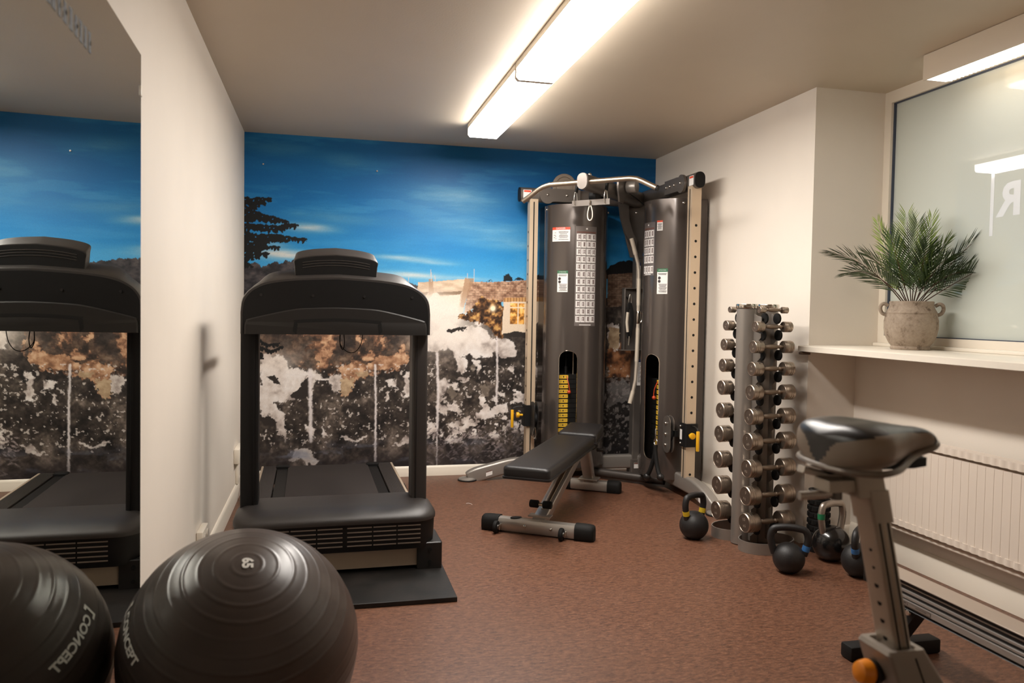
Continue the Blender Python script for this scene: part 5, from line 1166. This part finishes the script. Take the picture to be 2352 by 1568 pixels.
lat = Vector((.80, -.60, 0))
for sg in (-1, 1):
    mb = MB(); mb.tube(smooth_path([PC+lat*sg*x+Vector((0, 0, z)) for x, z in ((.098, .205), (.116, .215), (.130, .207), (.133, .188), (.124, .170), (.109, .163))], 5), .0085, 12); mb.build('handle', cl, pot)
mb = MB(); mb.lathe([(.086, .212), (.05, .216), (0, .218)], M, 32); mb.build('soil', mat('dark_soil', (40, 26, 20), .95, bump=.5, bscale=120), pp)
gm = mat('palm_green', (72, 92, 50), .42, spec=.4, col2=(44, 62, 36), vscale=25)
gl = mat('palm_light_green', (140, 160, 62), .42, spec=.4, col2=(96, 122, 50), vscale=25)
st = mat('palm_stem', (74, 44, 28), .5)
away = Vector((.60, .80, 0)); rl = random.Random(11)
def frond(dx, dy, hz, bend, L_leaf, light, tw=0.0):
    """frond tip offset: dx along the window (right in view), dy towards the glass, hz height of tip above the ledge"""
    base = PC+lat*(dx*.10)+away*(dy*.10)+Vector((0, 0, .215)); tip = PC+lat*dx+away*dy+Vector((0, 0, hz))
    mid = base.lerp(tip, .5)+Vector((0, 0, bend)); n = 26
    pts = [base*(1-t)**2+mid*2*t*(1-t)+tip*t*t for t in [i/n for i in range(n+1)]]
    mb = MB(); mb.mi = 1; mb.tube(pts, .0028, 6, scale=[1-.75*i/n for i in range(n+1)])
    mb.mi = 0; hd_ = Vector((tip.x-base.x, tip.y-base.y, 0)); 
    for k in range(30):
        t = .18+.82*k/29; i = min(n-1, int(t*n)); f = t*n-i; p = pts[i].lerp(pts[i+1], f) if i < n else pts[-1]
        d = (pts[min(i+1, n)]-pts[max(i-1, 0)]).normalized(); s_ = d.cross(Vector((0, 0, 1)))
        s_ = s_.normalized() if s_.length > .15 else lat
        s_ = (s_*math.cos(tw)+d.cross(s_)*math.sin(tw)).normalized(); nrm_ = s_.cross(d).normalized()
        ll = L_leaf*1.12*(.45+.75*math.sin(PI*(.12+.80*t)))*rl.uniform(.85, 1.1)
        for sg in (-1, 1):
            sp_ = .62+.55*t; dirv = (s_*sg*math.cos(sp_)+d*math.sin(sp_)+nrm_*rl.uniform(-.05, .18)).normalized()
            w = .0026*(.7+.6*(1-t)); wv = dirv.cross(nrm_).normalized()*w; droop = Vector((0, 0, -ll*.10))
            q = [p, p+dirv*ll*.35+wv, p+dirv*ll*.7+wv*.7+droop*.5, p+dirv*ll+droop, p+dirv*ll*.7-wv*.7+droop*.5, p+dirv*ll*.35-wv]
            e = nrm_*.0009; up_ = [v+e*(1 if 0 < j < 5 and j != 3 else 0) for j, v in enumerate(q)]; dn = [v-e*(1 if 0 < j < 5 and j != 3 else 0) for j, v in enumerate(q)]
            mb.put(up_, [(0, 1, 5), (1, 2, 4, 5), (2, 3, 4)]); mb.put(dn, [(5, 1, 0), (5, 4, 2, 1), (4, 3, 2)])
    return mb.build('frond', [gl if light else gm, st], pp, recalc=False)
for a in [(-.355, -.02, .455, .10, .105, 0, .3), (-.27, -.10, .36, .10, .10, 0, .5), (-.155, .01, .60, -.03, .085, 1, .9), (-.10, -.08, .52, .0, .11, 0, .1), (-.03, .05, .63, .0, .11, 1, 0), (.01, -.06, .58, .0, .115, 0, .1), (.075, .04, .615, .0, .10, 1, .2), (.05, -.10, .47, .02, .115, 0, .0), (.135, -.02, .50, .05, .105, 1, -.3), (.13, -.10, .42, .05, .11, 0, -.2), (.29, -.02, .545, .05, .10, 0, -.4), (.33, .0, .44, .06, .095, 0, -.5), (.385, -.04, .44, .02, .085, 0, -1.0), (-.20, .03, .45, .07, .10, 0, .4), (.19, -.06, .36, .06, .10, 0, -.3)]:
    frond(*a)

# ------------------------------------------------------------------ rowing machine: rail end beside the wall
rx, rz = 2.465, .302
rw = thing('rowing_machine', 'rowing machine rail of silver and black metal on a black floor bar, beside the radiator', 'rowing machine', (rx, -4.0, 0))
rail_d = mat('rail_dark', (9, 9, 10), .4, spec=.3); rail_s = mat('rail_aluminium', (158, 152, 146), .36, metal=.5, bump=.04); top_s = mat('rail_stainless', (196, 182, 168), .38, metal=.5)
yf, yn = -3.165, -5.25
mb = MB(); mb.bb(rx-.0425, rx+.0425, yn, yf, rz-.004, rz, bev=.0012, seg=1); mb.build('rail_top', top_s, rw)
mb = MB(); mb.loft([[(rx+x, y, z) for x, z in ((-.028, rz-.0045), (-.028, .214), (-.036, .205), (.036, .205), (.028, .214), (.028, rz-.0045))] for y in (yn, yf)]); mb.build('rail_core', rail_d, rw, sharp=20)
for za_, zb_, o_ in ((.279, .284, .031), (.259, .268, .034), (.240, .249, .036), (.216, .236, .039)):
    mb = MB()
    for sg in (-1, 1): mb.bb(rx+sg*o_, rx+sg*.026, yn, yf, za_, zb_, bev=.001, seg=1)
    mb.build('rail_rib', rail_s, rw)
mb = MB()
M = lambda x, y: Vector((rx-.0397, -3.345-x, .2255+y))
mb.mi = 0; fr2 = [(-.08, -.0068), (.088, -.0068), (.088, .0068), (-.08, .0068)]
mb.put([M(x, y) for x, y in fr2], [(0, 1, 2, 3)]); mb.mi = 1
mb.text('CONCEPT 2', .0095, lambda x, y: M(x-.038, y)+Vector((-.0003, 0, 0)), bold=.0003); mb.text('INDOOR ROWER', .0062, lambda x, y: M(x+.046, y)+Vector((-.0003, 0, 0)))
for (a, b, c, d) in ((-.079, .087, .0056, .0064), (-.079, .087, -.0064, -.0056), (.0862, .087, -.0064, .0064), (-.079, -.0782, -.0064, .0064)):
    mb.put([M(x, y)+Vector((-.0003, 0, 0)) for x, y in ((a, c), (b, c), (b, d), (a, d))], [(0, 1, 2, 3)])
mb.build('rail_label', [mat('label_silver', (140, 132, 124), .4, metal=.5), M_['ink']], rw)
mb = MB(); mb.bb(rx-.05, rx+.05, yf, yf+.045, .235, rz+.012, bev=.006); eb = mb.build('rear_stop', M_['blackm'], rw)
mb = MB(); mb.sphere((rx+.03, yf+.02, rz+.013), .009, 14); mb.build('bolt', M_['zinc'], eb)
mb = MB(); mb.prism([(-3.16, .206), (-3.36, .206), (-3.335, .17), (-3.245, .04), (-3.19, .04)], .05, frame((rx-.025, 0, 0), (0, 1, 0), (0, 0, 1), (1, 0, 0)), bev=.004); lg = mb.build('rear_leg', M_['blackm'], rw)
mb = MB(); mb.cyl((rx-.040, -3.33, .196), (rx-.025, -3.33, .196), .010, seg=14, bev=.002); mb.build('bolt', M_['zinc'], lg)
mb = MB(); mb.bb(rx-.183, rx+.183, -3.245, -3.185, .0008, .052, bev=.008); mb.build('floor_bar', M_['blackm'], rw)
mb = MB(); mb.bb(rx-.03, rx+.03, -5.2, -5.1, .0008, .206, bev=.004); mb.build('front_leg', M_['blackm'], rw)

# ------------------------------------------------------------------ exercise bike (only saddle, post and frame top are in the picture)
bk_ = thing('exercise_bike', 'grey exercise bike with a padded two-tone saddle on a steel post, orange knob below', 'exercise bike', (1.75, -4.2, 0))
vin_g = mat('bronze_grey_vinyl', (150, 134, 118), .40, spec=.5, bump=.18, bscale=500); vin_b = mat('black_gloss_vinyl', (34, 31, 31), .33, spec=.5, bump=.12, bscale=500)
postm = mat('bike_post_steel', (186, 175, 160), .36, metal=.45, var=.1, vscale=12, bump=.06); bodym = mat('bike_body_grey', (150, 140, 130), .42, metal=.25, spec=.45, bump=.15, bscale=800)
sx, sy, L_ = 1.448, -4.20, .262
def hwf(t):
    q = max(0, min(1, (t-.22)/.60)); w_ = .124-.088*(q*q*(3-2*q))
    if t < .22: w_ = .124*math.sqrt(max(0, 1-((.22-t)/.22)**2.3))
    if t > .86: w_ *= math.sqrt(max(0, 1-((t-.86)/.14)**2.2))
    return max(.002, w_)
def zt_(t): return .978+.006*math.sin(PI*min(1, t*1.3))-.016*max(0, t-.35)/.65-.020*max(0, (t-.84)/.16)**2-.022*max(0, (.14-t)/.14)**2
def zb_(t): return .892+.010*t+.030*max(0, (t-.45)/.55)**1.3
ns, na = 72, 56; loops = []
for i in range(ns+1):
    t = i/ns; t = .5-.5*math.cos(PI*t); w_ = hwf(t); top_, bot_ = zt_(t), zb_(t); lp_ = []; h_ = top_-bot_
    for k in range(na):
        a = 2*PI*k/na; ca, sa = math.cos(a), math.sin(a)
        y = w_*math.copysign(abs(ca)**.62, ca)*(1.0 if sa > 0 else 1-.14*abs(sa)); zc_ = bot_+h_*.46
        z = zc_+(h_*.54*abs(sa)**.80 if sa > 0 else -h_*.46*abs(sa)**.75)
        if sa > 0: z -= .006*math.exp(-((t-.40)/.25)**2)*math.exp(-(y/.028)**2)
        lp_.append(Vector((sx+t*L_-(.012*(1-t)*abs(ca) if t > .3 else 0), sy+y, z)))
    loops.append(lp_)
mb = MB(); mb.loft(loops)
for f in mb.bm.faces:
    c = f.calc_center_median(); t = max(0, min(1, (c.x-sx)/L_)); y = abs(c.y-sy); zr = (c.z-zb_(t))/(zt_(t)-zb_(t)); w_ = hwf(t)
    bl = zr > .80+.05*t or t > .90
    if t < .24 and y < .062*max(0, zr-.08)**.95+.001: bl = True
    f.material_index = 1 if bl else 0
sd = mb.build('saddle', [vin_g, vin_b], bk_, sharp=70)
mb = MB()
for ins, z in ((.0, -.004),):
    lp1 = [(sx+t*L_, sy+hwf(t)*.90, zb_(t)+.004) for t in [.5-.5*math.cos(PI*i/30) for i in range(31)]]; lp2 = [(x, 2*sy-y, z_) for x, y, z_ in lp1[::-1][1:-1]]
    mb.tube(lp1+lp2, .0065, 8, closed=True)
mb.build('saddle_rim', mat('rim_grey', (128, 118, 108), .35, metal=.2), sd)
mb = MB(); mb.prism([(.03, -.03), (.20, -.026), (.24, -.012), (.24, .012), (.20, .026), (.03, .03)], .018, Matrix.Translation((sx, sy, .888)), bev=.003); mb.build('saddle_base', M_['blackm'], sd)
# clamp, levers, post, sleeve
def lean(x, z): return x+(.81-z)*.227
mb = MB(); mb.rrstack([(.835, 1.520, 1.585, sy-.032, sy+.032, .005), (.890, 1.512, 1.572, sy-.032, sy+.032, .005)]); mb.build('saddle_clamp', postm, bk_)
mb = MB(); mb.loft([[(x, sy+y, z) for y, z in ((-.024, .846), (.024, .846), (.024, .868), (-.024, .868))] for x in (1.46, 1.56)]); mb.build('slide_bracket', postm, bk_)
mb = MB(); mb.sweep([(1.432, sy+.028, .884), (1.47, sy+.026, .874), (1.52, sy+.022, .866)], rrect(-.013, .013, -.007, .007, .006, 3), up=(0, 0, 1)); mb.build('slide_lever', mat('lever_silver', (206, 198, 188), .3, metal=.5), bk_)
mb = MB(); mb.sphere((1.490, sy+.018, .880), .012, 14, (1.4, 1, .7)); mb.build('lever_hub', M_['blackm'], bk_)
mb = MB(); mb.tube(smooth_path([(1.425, sy+.02, .832), (1.46, sy+.015, .834), (1.50, sy+.008, .838)]), .0085, 10, scale=None); mb.build('release_handle', mat('handle_silver', (204, 196, 186), .34, metal=.4), bk_)
mb = MB(); mb.cyl((1.497, sy+.006, .826), (1.497, sy+.006, .862), .0115, seg=16); mb.build('handle_pin', M_['gun'], bk_)
def leaned(z0_, z1_, x0_, x1_, y0_, y1_, r_, nm, mtl, par=bk_):
    mb = MB(); mb.loft([[(lean(x, z)-0, y, z) for x, y in rrect(x0_, x1_, y0_, y1_, r_, 4)] for z in (z0_, z1_)]); return mb.build(nm, mtl, par)
px0, px1 = 1.553, 1.592
post = leaned(.50, .845, px0, px1, sy-.030, sy+.030, .007, 'seat_post', postm)
leaned(.785, .848, px0-.004, px1+.005, sy-.034, sy+.034, .008, 'post_collar', postm, post)
for y in (sy-.0302,):
    for xo in (.010, .020, .029):
        mb = MB(); mb.loft([[(lean(px0+xo+dx, z), sy-.0305+dy, z) for dx, dy in ((-.002, 0), (.002, 0), (.002, .002), (-.002, .002))] for z in (.52, .785)]); mb.build('post_groove', M_['blackm'] if xo != .020 else M_['steel'], post)
for k in range(6):
    z = .545+k*.036; mb = MB(); mb.cyl((lean(px0, z)-.0004, sy-.004, z), (lean(px0, z)+.002, sy-.004, z), .0062 if k < 4 else .004, seg=14); mb.build('post_hole', M_['blackm'], post)
mb = MB(); loops = []
for z, x0_, x1_, hy, r_ in ((0.16, 1.72, 1.93, .075, .02), (.30, 1.670, 1.83, .062, .018), (.525, 1.588, 1.675, .050, .010), (.533, 1.592, 1.671, .046, .008), (.533, 1.605, 1.660, .036, .006), (.520, 1.605, 1.660, .036, .006)):
    loops.append([(x, y, z) for x, y in rrect(x0_, x1_, sy-hy, sy+hy, r_, 4)])
mb.loft(loops); body = mb.build('frame_shroud', bodym, bk_, sharp=40)
mb = MB(); mb.tube([(1.645, sy-.0505, .52), (1.70, sy-.0575, .38), (1.78, sy-.067, .26)], .0016, 6); mb.build('shroud_seam', M_['blackm'], body)
mb = MB(); kx, ky, kz = 1.612, sy+.008, .468
mb.cyl((kx, ky, kz), (kx-.022, ky, kz+.003), .020, .026, seg=28, bev=.003); kn = mb.build('adjust_knob', M_['black'], bk_)
mb = MB(); mb.cyl((kx-.022, ky, kz+.003), (kx-.05, ky, kz+.007), .026, .022, seg=28, bev=.007); lab(mb.build('knob_cap', mat('orange_plastic', (238, 140, 24), .35), kn), 'bright orange knob cap')
mb = MB(); mb.rrstack([(.0008, 1.50, 1.56, sy-.27, sy+.27, .02), (.05, 1.505, 1.555, sy-.265, sy+.265, .02)]); mb.build('rear_stabiliser', M_['black'], bk_)
mb = MB(); mb.rrstack([(.0008, 2.14, 2.20, sy-.27, sy+.27, .02), (.05, 2.145, 2.195, sy-.265, sy+.265, .02)]); mb.build('front_stabiliser', M_['black'], bk_)
mb = MB(); mb.rrstack([(.035, 1.52, 2.18, sy-.05, sy+.05, .02), (.17, 1.66, 2.05, sy-.06, sy+.06, .03)]); mb.build('frame_base', bodym, bk_)
